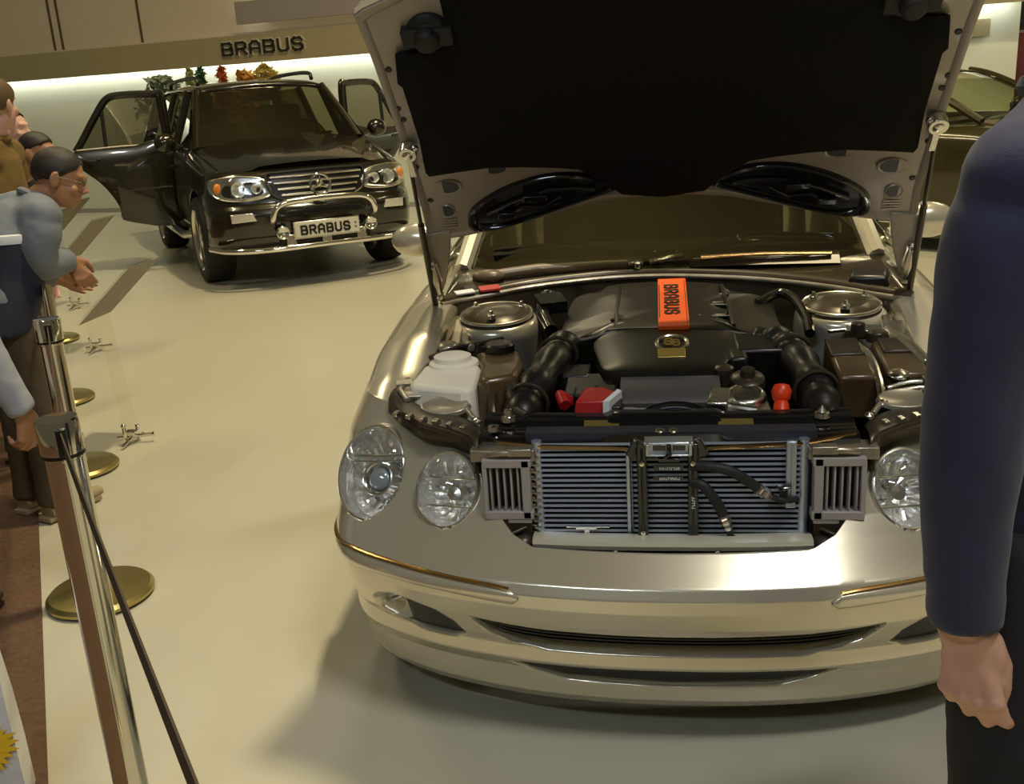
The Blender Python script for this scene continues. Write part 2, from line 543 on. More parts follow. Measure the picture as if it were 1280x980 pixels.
# ================================================================== the silver coupe
PLAN = cr([(-.2, .028), (0, .02), (.2, .028), (.4, .058), (.6, .118), (.74, .19), (.83, .265), (.886, .38), (.91, .52)], 24)
PLAN = PLAN[PLAN[:, 0] >= -1e-9]
AL = np.r_[0, np.cumsum(np.linalg.norm(np.diff(PLAN, axis=0), axis=1))]
ALEN = AL[-1]
AL = AL / ALEN
PZ = np.array([.08, .10, .13, .17, .21, .25, .29, .32, .38, .43, .465, .49, .52, .56, .60, .66, .72, .80, .86])
PY = np.array([.05, .022, .0, -.012, -.022, -.052, -.050, -.070, -.095, -.108, -.112, -.098, -.06, -.01, .035, .085, .125, .20, .27])
WZ = [.08, .13, .3, .42, .5, .6, .7, .8, .9]
WX = [.985, 1, 1.01, 1.022, 1.034, 1.042, 1.03, .99, .94]


def smooth01(v):
    v = np.clip(v, 0, 1)
    return v * v * (3 - 2 * v)


def Sx(s):
    return np.interp(abs(s), AL, PLAN[:, 0])


def S(s, z, off=0.0, rec=True):
    """point on the nose of the car: s runs across (-1..1), z is height, off lifts it off the surface"""
    a = abs(s); sg = 1 if s >= 0 else -1
    x0 = np.interp(a, AL, PLAN[:, 0])
    y = np.interp(a, AL, PLAN[:, 1]) + np.interp(z, PZ, PY)
    p = np.array((sg * x0 * np.interp(z, WZ, WX), y, z))
    e = 0.01
    d = recess(x0, z) if rec else 0.0
    if d or off:
        a2 = min(a + e, 1); a1 = a2 - 2 * e
        tx = np.interp(a2, AL, PLAN[:, 0]) - np.interp(a1, AL, PLAN[:, 0])
        ty = np.interp(a2, AL, PLAN[:, 1]) - np.interp(a1, AL, PLAN[:, 1])
        n = np.array((ty * sg, -tx, 0.0)); n /= np.linalg.norm(n)
        p = p + n * (off - d)
    return p


def sd_band(x, z, top, bot, x1):
    """positive depth inside a band of the bumper bounded by two height curves"""
    if x > x1: return -1.0
    return min(np.interp(x, *top) - z, z - np.interp(x, *bot))


UT = ([0, .30, .42, .485], [.356, .360, .368, .376]); UB = ([0, .30, .38, .44, .47, .485], [.288, .288, .302, .330, .358, .372])
LT = ([0, .38, .40], [.238, .236, .232]); LB = ([0, .26, .34, .385, .40], [.178, .184, .205, .226, .231])
FOG = np.array([(.765, .350), (.74, .378), (.70, .392), (.65, .390), (.58, .376), (.535, .345), (.505, .305), (.55, .288), (.62, .288), (.70, .300), (.75, .322)])
RUB = np.array([(.352, .448), (.352, .462), (.366, .474), (.41, .4785), (.55, .485), (.67, .490), (.80, .490), (.905, .478), (.905, .438), (.80, .446), (.67, .452), (.55, .448), (.41, .440), (.366, .438)])


def sd_poly(x, z, P):
    d = 1e9; ins = False; n = len(P)
    for i in range(n):
        a, b = P[i], P[(i + 1) % n]
        e = b - a; w_ = np.array((x, z)) - a
        t = max(0, min(1, (w_ @ e) / (e @ e)))
        d = min(d, np.linalg.norm(w_ - e * t))
        if (a[1] > z) != (b[1] > z) and x < (b[0] - a[0]) * (z - a[1]) / (b[1] - a[1]) + a[0]: ins = not ins
    return d if ins else -d


def recess(x, z):
    d = 0.0
    if .28 < z < .38:
        q = sd_band(x, z, UT, UB, .485)
        if q > -.004: d += .075 * float(smooth01((q + .004) / .022))
    if .17 < z < .245:
        q = sd_band(x, z, LT, LB, .40)
        if q > -.004: d += .050 * float(smooth01((q + .004) / .020))
    if x > .48 and .27 < z < .41:
        q = sd_poly(x, z, FOG)
        if q > -.004: d += .075 * float(smooth01((q + .004) / .028))
    return d


TOPX = [0, .32, .37, .40, .44, .462, .478, .506, .58, .70, .85, .92]
TOPZ = [.548, .550, .570, .597, .635, .685, .735, .765, .79, .805, .80, .785]


LAMPS = ((.795, .284, .640, .102, .126, .30, .50, True), (.562, .155, .644, .080, .094, .16, .50, False))


def nose_mesh(nu=301, nv=170):
    mb = MB(); P = []
    ex_ = np.interp(np.linspace(.425, .525, 90), PLAN[:, 0], AL)
    for s in np.unique(np.r_[np.linspace(-1, 1, nu), ex_, -ex_]):
        zt = np.interp(Sx(s), TOPX, TOPZ)
        row = [S(s, z) for z in .088 + (zt - .088) * np.linspace(0, 1, nv)]
        q = S(s, zt, -.02); q[2] -= .012
        row.append(q)
        q = S(s, .088, -.05)
        row.insert(0, q)
        P.append(row)
    mb.grid(P)
    # openings for the lamps
    V = np.array(mb.v); drop = np.zeros(len(V), bool)
    for (cx, cy, cz, rx, ry, nx, nz, big) in LAMPS:
        for sg in (-1, 1):
            n = np.array((sg * nx, -.87, nz)); n /= np.linalg.norm(n)
            ex = np.cross((0, 0, 1.0), n); ex /= np.linalg.norm(ex)
            q = V - np.array((sg * cx, cy, cz))
            drop |= (((q @ ex) / (rx * 1.0)) ** 2 + ((q @ np.cross(n, ex)) / (ry * 1.0)) ** 2 < 1) & (np.abs(q @ n) < .16) & (q @ n > -.115 * np.maximum(0, 1 - ((q @ ex) / rx) ** 2 - ((q @ np.cross(n, ex)) / ry) ** 2) - .012)
    mb.f = [f for f in mb.f if not any(drop[i] for i in f)]
    used = sorted({i for f in mb.f for i in f}); mp = {o: k for k, o in enumerate(used)}
    mb.v = [mb.v[i] for i in used]; mb.f = [tuple(mp[i] for i in f) for f in mb.f]; mb.mi = [0] * len(mb.f)
    return mb


def patch(poly, off, nx=60, sgn=1, depth=0.0, nz=6):
    """raised strip that follows the nose inside poly = (top curve, bottom curve) in (x, z)"""
    (tx, tz), (bx, bz) = poly
    X = np.linspace(tx[0], tx[-1], nx)
    mb = MB(); P = []
    for x in X:
        s = sgn * np.interp(x, PLAN[:, 0], AL)
        z1, z0 = np.interp(x, tx, tz), np.interp(x, bx, bz)
        row = [S(s, z1, -.002, False)]
        for k in np.linspace(0, 1, nz):
            e = min(k, 1 - k) * (z1 - z0)
            row.append(S(s, z1 + (z0 - z1) * k, off * math.sqrt(min(1, (e + .0015) / .008)), False))
        row.append(S(s, z0, -.002, False))
        P.append(row)
    return mb.grid(P)


def side_mesh(sgn, y0, y1, prof, ny, nv=26, arch=None):
    """outer panel of a car side. prof(y) -> list of (x, z) from the top edge to the sill"""
    P = []
    for y in np.linspace(y0, y1, ny):
        c = cr([(x, y, z) for x, z in prof(y)], 6)
        L = np.r_[0, np.cumsum(np.linalg.norm(np.diff(c, axis=0), axis=1))]
        q = np.linspace(0, L[-1], nv)
        P.append(np.array([[np.interp(t, L, c[:, k]) for k in range(3)] for t in q]))
    P = np.array(P)
    mb = MB()
    drop = np.zeros(P.shape[:2], bool)
    if arch is not None:
        ay, az, ar = arch
        d = np.hypot(P[..., 1] - ay, P[..., 2] - az)
        drop = (d < ar) & (P[..., 0] > .6)
    V = P.copy()
    if arch is not None:
        k = ar / np.maximum(d, 1e-6)
        for i, j in zip(*np.where(drop)):
            V[i, j, 1] = ay + (P[i, j, 1] - ay) * k[i, j]; V[i, j, 2] = az + (P[i, j, 2] - az) * k[i, j]
    V[..., 0] *= sgn
    nu = V.shape[0]
    fs = []
    for i in range(nu - 1):
        for j in range(nv - 1):
            ids = [(i, j), (i + 1, j), (i + 1, j + 1), (i, j + 1)]
            if all(drop[a] for a in ids): continue
            fs.append(tuple(a * nv + b for a, b in ids))
    mb.add(V.reshape(-1, 3), fs)
    # drop unused vertices
    used = sorted({i for f in mb.f for i in f}); mp = {o: n for n, o in enumerate(used)}
    mb.v = [mb.v[i] for i in used]; mb.f = [tuple(mp[i] for i in f) for f in mb.f]
    return mb


def wheel(parent, c, rad, wid, sgn, rim_mat, paint_in=None, spokes=5):
    c = np.array(c, float)
    ax = (sgn, 0, 0)
    h = wid / 2
    mb = MB()
    mb.lathe([(rad * .70, -h), (rad * .90, -h), (rad * .97, -h * .86), (rad, -h * .6), (rad, h * .6), (rad * .97, h * .86), (rad * .90, h), (rad * .72, h * .96), (rad * .70, h * .5), (rad * .70, -h)], c, ax, 48)
    wl = mb.build('wheel', tire_m, parent)
    mb = MB()
    mb.lathe([(rad * .72, h * .97), (rad * .70, h * .9), (rad * .66, h * .8), (rad * .64, -h * .9), (rad * .70, -h)], c, ax, 48)
    for k in range(spokes):
        a = 2 * PI * k / spokes
        B = basis(ax, (0, 0, 1))
        d = B @ np.array((math.cos(a), math.sin(a), 0)); pr = B @ np.array((-math.sin(a), math.cos(a), 0))
        axv = np.array(ax, float)
        o = c + axv * h * .62
        q = []
        for t, wd in ((.10, .085), (.35, .06), (.67, .085)):
            ctr = o + d * rad * t + axv * (h * .18 * (1 - t))
            q.append([ctr - pr * rad * wd + axv * .0, ctr + pr * rad * wd, ctr + pr * rad * wd * .8 - axv * .03, ctr - pr * rad * wd * .8 - axv * .03])
        mb.grid(q, cv=True, cap0=True, cap1=True)
    mb.lathe([(.001, h * .84), (rad * .14, h * .80), (rad * .18, h * .6), (rad * .18, h * .3)], c, ax, 24)
    mb.build('rim', rim_mat, wl)
    mb = MB(); mb.lathe([(.001, 0), (rad * .5, 0), (rad * .5, .02), (.001, .02)], c - np.array(ax) * h * .2, ax, 32)
    mb.build('brake_disc', dull_metal, wl)
    return wl


CZ = ([.30, .36, .46, .55, .8, 1.1, 1.4, 1.8, 2.6, 3.4, 4.2, 4.9], [.66, .71, .775, .825, .895, .938, .96, .975, .985, .985, .96, .90])


def crest(y): return float(np.interp(y, *CZ))


def fprof(y):
    z = crest(y)
    k = np.interp(y, [.3, .5, .8, 1.2], [-.03, -.012, 0, 0])
    g = np.interp(y, [.3, .6, 1.0], [.66, .68, .70])
    lo = .30
    return [(g, z - .06), (g + .012, z - .012), (.785 + k, z), (.855 + k, z - .018), (.903 + k, z - .065), (.926 + k, z - .16), (.93 + k, .55), (.918 + k, .38), (.90 + k, lo - .08)]


def dprof(y):
    z = crest(y)
    k = np.interp(y, [1.8, 3.4, 4.3, 4.95], [0, 0, -.03, -.13])
    return [(.80 + k, z - .03), (.845 + k, z), (.885 + k, z - .03), (.92 + k, z - .14), (.932 + k, .60), (.925 + k, .40), (.905 + k, .22)]


def coupe_shell(car, paint, glassm, front=True):
    """cabin, doors, tail and wheels of a two-door car whose nose is at y = 0"""
    for sg in (-1, 1):
        side_mesh(sg, 1.84, 3.22, dprof, 16).build('door', paint, car, sol=.02, soloff=0)
        side_mesh(sg, 3.23, 4.90, dprof, 34, arch=(3.755, .33, .36)).build('rear_quarter', paint, car, sol=.01, soloff=0)
        d = [c for c in car.children if c.name.startswith('door')][-1]
        mb = MB(); mb.tube([(sg * .955, 3.02, .83), (sg * .965, 3.08, .832), (sg * .965, 3.18, .834), (sg * .95, 3.22, .834)], .012, 8)
        mb.build('door_handle', paint, d)
        mb = MB(); mb.box((sg * .90, 2.5, .17), (.05, 2.2, .12)); mb.build('sill', paint, car, bev=.02)
        # door mirror
        mb = MB(); mb.ell((sg * 1.02, 1.93, 1.03), (.11, .06, .07)); mb.tube([(sg * .88, 1.93, .98), (sg * .96, 1.93, 1.0)], .025, 8)
        mi = mb.build('side_mirror', paint, car)
        mb = MB(); mb.ell((sg * 1.02, 1.975, 1.03), (.09, .022, .055)); mb.build('mirror_glass', chrome, mi)
        for y in (.87, 3.755):
            wheel(car, (sg * .80, y, .325), .325, .22, sg, bright)
    # greenhouse: rails from the windscreen foot over the roof to the tail
    rail = cr([(.735, 1.42, .985), (.70, 1.72, 1.15), (.64, 2.08, 1.315), (.60, 2.45, 1.375), (.585, 2.85, 1.385), (.59, 3.25, 1.345), (.64, 3.70, 1.20), (.70, 4.10, 1.0)], 8)

    def skin(i0, i1, n=18, drop=0.0, inset=0.0):
        P = []
        for q in rail[i0:i1]:
            x = q[0] - inset
            P.append([(x * t, q[1] - .06 * (1 - t * t) * (1 if q[1] < 2.4 else -.6 if q[1] > 3.0 else 0), q[2] + .035 * (1 - t * t) - drop) for t in np.linspace(-1, 1, n)])
        return MB().grid(P)
    skin(0, 18, inset=.03, drop=.004).build('windshield', glassm, car)
    skin(16, 42).build('roof', paint, car, sol=.02)
    skin(40, 57, inset=.03, drop=.004).build('rear_window', glassm, car)
    for sg in (-1, 1):
        # pillars
        mb = MB(); mb.tube([(sg * (p[0] + .0), p[1], p[2]) for p in rail[0:20]], .032, 8); mb.build('pillar', paint, car)
        mb = MB(); mb.tube([(sg * p[0], p[1], p[2]) for p in rail[38:57]], [.035 + .004 * i for i in range(19)], 8); mb.build('pillar', paint, car)
        # side glass
        P = []
        for q in rail[4:54]:
            P.append([(sg * (q[0] + .012 + (.865 - q[0]) * t), q[1], q[2] + (crest(q[1]) - q[2]) * t) for t in np.linspace(0, 1, 5)])
        MB().grid(P).build('side_window', glassm, car)
    # tail
    P = []
    for y, z, hw in ((4.05, .99, .76), (4.3, .985, .77), (4.6, .97, .75), (4.82, .93, .70), (4.93, .86, .66), (4.97, .7, .68), (4.98, .5, .70), (4.93, .3, .70), (4.8, .2, .70)):
        P.append([(hw * t * 1.08, y - .10 * t * t * (1 if y > 4.5 else 0), z + .012 * (1 - t * t)) for t in np.linspace(-1, 1, 14)])
    MB().grid(P).build('boot_lid', paint, car)
    mb = MB()
    mb.box((0, 2.9, .22), (1.66, 3.0, .06)); mb.box((0, 1.82, .70), (1.5, .05, .55)); mb.box((0, 4.2, .55), (1.3, .05, .6))
    mb.build('cabin_floor', interior, car, smooth=False)
    mb = MB(); mb.prism([(1.62, .90), (1.95, .99), (2.15, .93), (2.2, .62), (1.9, .6)], -.72, .72, B=np.array([(0, 1, 0), (0, 0, 1), (1, 0, 0)]).T)
    mb.build('dashboard', interior, car, bev=.02)
    for x in (-.36, .36):
        mb = MB(); mb.box((x, 2.65, .42), (.5, .52, .16)); mb.box((x, 2.95, .78), (.48, .13, .68), rotm(-14)); mb.box((x, 3.06, 1.16), (.26, .09, .16), rotm(-14))
        mb.build('seat', interior, car, bev=.04)
    return rail


car = thing('silver_coupe', 'champagne silver coupe with its hood raised and engine bay open', 'car')
nose_mesh().build('front_bumper', silver, car, angle=70, sol=.004)
for sg in (-1, 1):
    side_mesh(sg, .44, 1.86, fprof, 44, 34, arch=(.87, .33, .365)).build('fender', silver, car, sol=.006)
    mb = MB()
    P = []
    for y in np.linspace(.36, 1.36, 10):
        z = crest(y)
        P.append([(sg * (.705 if y > .5 else .69), y, z - .055), (sg * .675, y, z - .075), (sg * .665, y, z - .16), (sg * .62, y, .50), (sg * .60, y, .3)])
    mb.grid(P)
    mb.build('inner_fender', bay_silver, car, sol=.006)
    # wheel house
    mb = MB(); a = np.linspace(-.1, PI + .1, 20)
    mb.grid([[(sg * x, .87 + .375 * math.cos(t), .33 + .375 * math.sin(t)) for x in (.62, .90)] for t in a]); mb.build('wheel_liner', suv_trim, car)
# mesh in the intakes
def intake(top, bot, x1, off, name):
    P = []
    for x in np.linspace(-x1, x1, 60):
        s = np.sign(x) * np.interp(abs(x), PLAN[:, 0], AL) if x else 0.0
        zt, zb = np.interp(abs(x), *top), np.interp(abs(x), *bot)
        P.append([S(s, zt + (zb - zt) * k, off, False) for k in np.linspace(-.05, 1.05, 4)])
    return MB().grid(P).build(name, mesh_m, car)


g = intake(([0, .3, .42, .47], [.352, .355, .362, .368]), ([0, .3, .38, .44, .47], [.318, .318, .325, .345, .362]), .465, -.012, 'intake_grille')
mb = MB()
for k in range(3):
    pts = []
    for x in np.linspace(-.45, .45, 30):
        s = np.sign(x) * np.interp(abs(x), PLAN[:, 0], AL) if x else 0.0
        zt, zb = np.interp(abs(x), *UT) - .004, np.interp(abs(x), [0, .3, .38, .44, .47], [.32, .32, .328, .347, .364])
        pts.append(S(s, zb + (zt - zb) * (k + .5) / 3, -.009, False))
    mb.tube(pts, .003, 6)
mb.each('grille_bar', black_pl, g)
intake(([0, .3, .37], [.235, .233, .229]), ([0, .26, .34, .37], [.196, .201, .214, .224]), .37, -.006, 'lower_intake_grille')
for sg in (-1, 1):
    top = ([.352, .366, .41, .55, .67, .80, .905], [.458, .474, .4785, .485, .490, .490, .478])
    bot = ([.352, .366, .41, .55, .67, .80, .905], [.450, .438, .440, .448, .452, .446, .438])
    rs = patch((top, bot), .007, 70, sg).build('rub_strip', silver, car, angle=60)
    ct = ([.372, .41, .55, .67, .80, .908], [.479, .4835, .490, .495, .495, .483])
    cb = ([.372, .41, .55, .67, .80, .908], [.472, .4755, .482, .487, .487, .474])
    patch((ct, cb), .011, 60, sg, nz=4).build('chrome_strip', warm_metal, rs)
    # fog lamp in its opening
    sF = sg * np.interp(.705, PLAN[:, 0], AL)
    c = S(sF, .345, -.020, False); n = S(sF, .345, .03, False) - S(sF, .345, 0, False); n /= np.linalg.norm(n)
    fx = np.cross(n, (0, 0, 1)) * sg
    fog = MB().lathe([(.001, -.05), (.03, -.045), (.05, -.01), (.052, .0)], c, n, 32, x=fx, sx=1.15, sy=.78)
    fog = fog.build('fog_lamp', refl_m, car)
    MB().lathe([(.054, -.002), (.050, .008), (.03, .018), (.001, .022)], c, n, 32, x=fx, sx=1.15, sy=.78).build('lens', glass_lamp, fog)
    P = []
    for x in np.linspace(.52, .665, 16):
        s = sg * np.interp(x, PLAN[:, 0], AL)
        P.append([S(s, z, -.012, False) for z in np.linspace(.295, .385, 5)])
    MB().grid(P).build('fog_recess', black_pl, car)

# ---- headlamps: tilted ovals that stand out of the nose
rf = random.Random(3)
for sg in (-1, 1):
    for (cx, cy, cz, rx, ry, nx, nz, big) in (LAMPS):
        n = np.array((sg * nx, -.87, nz)); n /= np.linalg.norm(n)
        ex = np.cross((0, 0, 1.0), n); ex /= np.linalg.norm(ex)
        c = np.array((sg * cx, cy, cz))
        B = np.array([ex, np.cross(n, ex), n]).T
        tt = rotm(0, 0, 0)

        def ring(k, h, m=44):
            a = np.linspace(0, 2 * PI, m, endpoint=False)
            return [c + B @ np.array((rx * k * math.cos(t), ry * k * math.sin(t), h)) for t in a]
        lamp = MB().grid([ring(1.13, -.10), ring(1.12, -.02), ring(1.10, .0), ring(1.06, .008), ring(1.02, .006), ring(1.0, .0), ring(.99, -.03)], cv=True).build('headlamp', silver, car)
        prof = [(1.0, .001), (.99, -.02), (.93, -.045), (.78, -.068), (.55, -.085), (.30, -.095), (.02, -.098)]
        mb = MB()
        # stepped bowl with ribs for the cut facets
        P = []
        m = 44
        for k, h in prof:
            row = []
            for j in range(m):
                t = 2 * PI * j / m
                dd = rf.uniform(-.005, .005) if .2 < k < .98 else 0
                row.append(c + B @ np.array((rx * k * math.cos(t), ry * k * math.sin(t), h + dd)))
            P.append(row)
        mb.grid(P, cv=True, cap1=True)
        mb.build('reflector', refl_m, lamp, smooth=False)
        mb = MB()
        if big:
            mb.lathe([(.050, -.07), (.047, -.035), (.044, -.032), (.040, -.036)], c + B @ np.array((sg * .004, -.012, 0)), n, 28, x=ex)
            mb.tube([c + B @ np.array((-rx * .9, ry * .34, -.03)), c + B @ np.array((0, ry * .40, -.026)), c + B @ np.array((rx * .9, ry * .52, -.03))], .004, 8)
            mb.tube([c + B @ np.array((-rx * .95, ry * .20, -.03)), c + B @ np.array((0, ry * .28, -.026)), c + B @ np.array((rx * .92, ry * .40, -.03))], .003, 8)
            mb.torus(c + B @ np.array((sg * .004, -.012, -.032)), n, .046, .003, 36, 8, x=ex)
            mb.build('projector_housing', bright, lamp)
            MB().ell(c + B @ np.array((sg * .004, -.012, -.05)), .036, B @ np.diag((1, 1, .7)), 20, 12).build('projector_lens', mat('projector_glass', (.45, .52, .58), .03, .5, 1.0) if 'projector_glass' not in MATS else MATS['projector_glass'], lamp)
        else:
            mb.lathe([(.028, -.095), (.026, -.06), (.018, -.05), (.001, -.048)], c + B @ np.array((0, -.004, 0)), n, 24, x=ex)
            mb.tube([c + B @ np.array((-rx * .85, ry * .36, -.032)), c + B @ np.array((rx * .85, ry * .36, -.032))], .003, 8)
            mb.tube([c + B @ np.array((-rx * .85, -ry * .42, -.032)), c + B @ np.array((rx * .85, -ry * .42, -.032))], .003, 8)
            mb.build('bulb_shield', bright, lamp)
        lens = MB().grid([ring(1.005, .003), ring(.985, .012), ring(.9, .024), ring(.7, .036), ring(.4, .045), ring(.15, .048), ring(.01, .0485)], cv=True, cap1=True)
        lens.build('lens', glass_lamp, lamp)
        MB().grid([ring(1.035, .0045), ring(1.03, .012), ring(1.005, .013), ring(.985, .009), ring(.985, .003)], cv=True).build('trim_ring', gold if False else bright, lamp)
coupe_shell(car, silver, glass_dark)

# ---- hood, open; (x, t): t runs from the hinge along the slope
HP = np.array((0, 1.08, .97)); HD = np.array((0, -.70, .82)); HD /= np.linalg.norm(HD)
HN = np.array((0, -HD[2], HD[1]))      # underside normal, towards the viewer and down


def H(x, t, d=0.0):
    b = -.055 * (1 - (x / .76) ** 2) - .05 * max(0, t - .9) * 0
    curl = -.10 * max(0, (t - 1.0)) ** 1.3 * -1
    return HP + np.array((x, 0, 0)) + HD * t + HN * (b + d + curl)


HX = [0, .2, .38, .52, .64, .72, .745]
HT = [1.44, 1.41, 1.32, 1.215, 1.15, 1.125, 1.11]       # front edge
RX = [0, .2, .41, .56, .64, .67, .70, .745]
RT = [.375, .355, .30, .272, .262, .262, .262, .262]       # rear edge


def hood_pts(nx, nt, d, ins=0.0):
    P = []
    for x in np.linspace(-1, 1, nx):
        X = x * .742
        a, b = np.interp(abs(X), RX, RT) + ins, np.interp(abs(X), HX, HT) - ins
        row = []
        for t in np.linspace(a, b, nt):
            side = np.interp(t, [.26, .4, .7, .95, 1.12], [.735, .725, .728, .735, .746]) - ins
            row.append(H(x * side, t, d))
        P.append(row)
    return np.array(P)


n1, n2 = 61, 41
A = hood_pts(n1, n2, -.028); Bp = hood_pts(n1, n2, 0.0, .004)
hood = MB().grid(A).build('hood', silver, car, angle=60, sol=.003)
# inner panel with a raised rim
P = []
inner = hood_pts(n1, n2, 0.0, .002)
fr = MB().grid(inner)
# edge flange joining the two skins
edge = lambda Q: np.vstack([Q[:, 0], Q[-1, 1:], Q[-2::-1, -1], Q[0, -2:0:-1]])
fr.grid([edge(A), edge(hood_pts(n1, n2, .006, .006)), edge(hood_pts(n1, n2, .006, .02)), edge(hood_pts(n1, n2, 0, .026))], cv=True)
fr.build('inner_panel', hood_in, hood, angle=50)
# hinge arms of the hood, running down to the bay corners
def ptH(x, t, d=0): return H(x, t, d)


for sg in (-1, 1):
    mb = MB()
    P = []
    for t, xo, xi in ((-.01, .775, .745), (.06, .772, .715), (.14, .762, .69), (.22, .745, .67), (.30, .735, .655)):
        P.append([H(sg * xo, t, -.02), H(sg * xo, t, .010), H(sg * xi, t, .008), H(sg * xi, t, -.02)])
    mb.grid(P, cv=True, cap0=True, cap1=True)
    mb.build('hood_hinge', hood_in, hood, bev=.004)
    mb = MB()
    mb.tube([H(sg * .748, .02, .012), H(sg * .742, .10, .02), H(sg * .738, .19, .014)], [.016, .020, .013], 10)
    mb.ell(H(sg * .745, .17, .02), .016); mb.ell(H(sg * .75, .01, .015), .02)
    mb.box(H(sg * .73, .13, .014), (.022, .02, .09), rotm(40))
    mb.build('hinge_bracket', bright, car, bev=.003)
    # gas strut along the edge
    mb = MB()
    p, q = H(sg * .705, .665, .03), H(sg * .765, -.03, .03)
    mb.tube([p, p + (q - p) * .45], .006, 10); mb.tube([p + (q - p) * .42, q], .010, 10)
    mb.build('gas_strut', brown_dk, hood)
    mb = MB(); mb.ell(p, .020); mb.tube([p - HN * .02, p + HN * .012], .026, 14); mb.box(p + HD * -.05 + np.array((0, 0, 0)), (.018, .02, .07), rotm(40)); mb.ell(p + np.array((sg * -.02, -.004, .012)), .012)
    mb.build('strut_mount', bright, hood, bev=.002)
    # rubber buffer near the front corner
    c = H(sg * .575, 1.03, 0)
    mb = MB(); B = basis(HN)
    mb.lathe([(.055, -.01), (.055, .012), (.045, .022), (.034, .024), (.030, .052), (.022, .060), (.001, .061)], c, HN, 24)
    mb.box(c + HN * .02 + np.array((-sg * .0, 0, 0)), (.13, .03, .05), rotm(40))
    mb.build('buffer', rubber, hood, bev=.004)
    # dark openings in the corner of the inner panel
    for (x, t, ra, rb, an) in ((.632, .485, .038, .026, 0), (.650, .385, .022, .024, 0), (.485, .535, .038, .020, 0)):
        c = H(sg * x, t, .001); B = np.array([(1, 0, 0), HD, HN]).T
        B = np.array([np.array((1.0, 0, 0)), HD, np.cross((1.0, 0, 0), HD)]).T
        mb = MB(); a = np.linspace(0, 2 * PI, 28, endpoint=False)
        rr = lambda k, d: [c + HN * d + np.array((1, 0, 0)) * ra * k * math.cos(q) + HD * rb * k * math.sin(q) for q in a]
        mb.grid([rr(1.18, 0.0), rr(1.10, .004), rr(1.0, .002), rr(.96, .0005), rr(.01, .0006)], cv=True, mi=0)
        mb.mi = [0] * 84 + [1] * (len(mb.f) - 84)
        mb.build('access_hole', [hood_in, mat('hole_blue_black', (.03, .035, .045), .4) if 'hole_blue_black' not in MATS else MATS['hole_blue_black']], hood)
    mb = MB()
    for (x, t) in ((.70, .93), (.706, .80), (.70, .76), (.703, .58), (.69, .44)):
        c = H(sg * x, t, .0015)
        mb.lathe([(.009, 0), (.007, .002), (.001, .0015)], c, HN, 14)
    mb.each('bolt_hole', black_pl, hood)
    mb = MB()
    for k in range(4):
        mb.box(H(sg * .655, .315 + .011 * k, .002), (.055, .004, .004), rotm(40))
    mb.each('pressed_rib', hood_in, hood)
# felt insulation pad
half = [(0, 1.40), (.30, 1.33), (.46, 1.24), (.525, 1.17), (.525, 1.08), (.545, .985), (.655, .99), (.668, .985), (.682, .90), (.672, .885), (.668, .70), (.676, .575), (.668, .558), (.495, .562), (.40, .55), (.31, .535), (.24, .52), (.17, .46), (.12, .405), (.0, .385)]
pol = half + [(-x, t) for x, t in half[::-1][1:-1]]
bmx = bmesh.new()
vs = [bmx.verts.new((x, t, 0)) for x, t in pol]
f = bmx.faces.new(vs)
bmesh.ops.triangulate(bmx, faces=[f])
for k in range(4):
    bmesh.ops.subdivide_edges(bmx, edges=[e for e in bmx.edges if e.calc_length() > .12], cuts=1, use_grid_fill=False)
    bmesh.ops.triangulate(bmx, faces=bmx.faces)
mb = MB(); bmx.verts.ensure_lookup_table()
mb.add([H(v.co.x, v.co.y, .012) for v in bmx.verts], [tuple(v.index for v in f.verts) for f in bmx.faces]); bmx.free()
mb.build('insulation_pad', pad_m, hood, sol=.012, angle=80, bev=0)
# black inlet ducts at the rear edge of the hood
for sg in (-1, 1):
    ring = [(.575, .30), (.585, .335), (.565, .385), (.50, .435), (.42, .47), (.335, .488), (.25, .482), (.18, .452), (.135, .425), (.20, .395), (.30, .358), (.42, .315), (.52, .292)]
    c = cr(ring, 4, True); cen = c.mean(0)
    rr = lambda k, d: [H(sg * (cen[0] + (p[0] - cen[0]) * k), cen[1] + (p[1] - cen[1]) * k, d) for p in c]
    mb = MB(); mb.grid([rr(1.06, .0), rr(1.04, .016), rr(.98, .020), rr(.93, .016), rr(.90, .004), rr(.5, .003), rr(.01, .003)], cv=True)
    dct = mb.build('hood_air_duct', black_gl, hood, angle=50)
    mb = MB()
    mb.tube([H(sg * x, t, .008) for x, t in ((.53, .36), (.44, .40), (.34, .43), (.26, .43), (.2, .42))], .009, 8)
    mb.tube([H(sg * x, t, .006) for x, t in ((.50, .33), (.42, .37), (.36, .36), (.30, .40))], .007, 8)
    mb.box(H(sg * .38, .42, .004), (.07, .05, .02), rotm(40, 0, 10)); mb.box(H(sg * .47, .36, .0), (.05, .06, .02), rotm(40))
    mb.build('duct_web', black_gl, dct, bev=.003)

# ================================================================== engine bay
def zb(y, d=0.0): return .79 + .135 * (y - .2) + d


# dark well of the bay
mb = MB()
mb.box((0, .78, .32), (1.30, 1.15, .03)); mb.box((0, 1.335, .60), (1.44, .03, .60)); mb.box((0, .33, .42), (1.2, .03, .25))
mb.build('bay_floor', suv_trim, car, smooth=False)

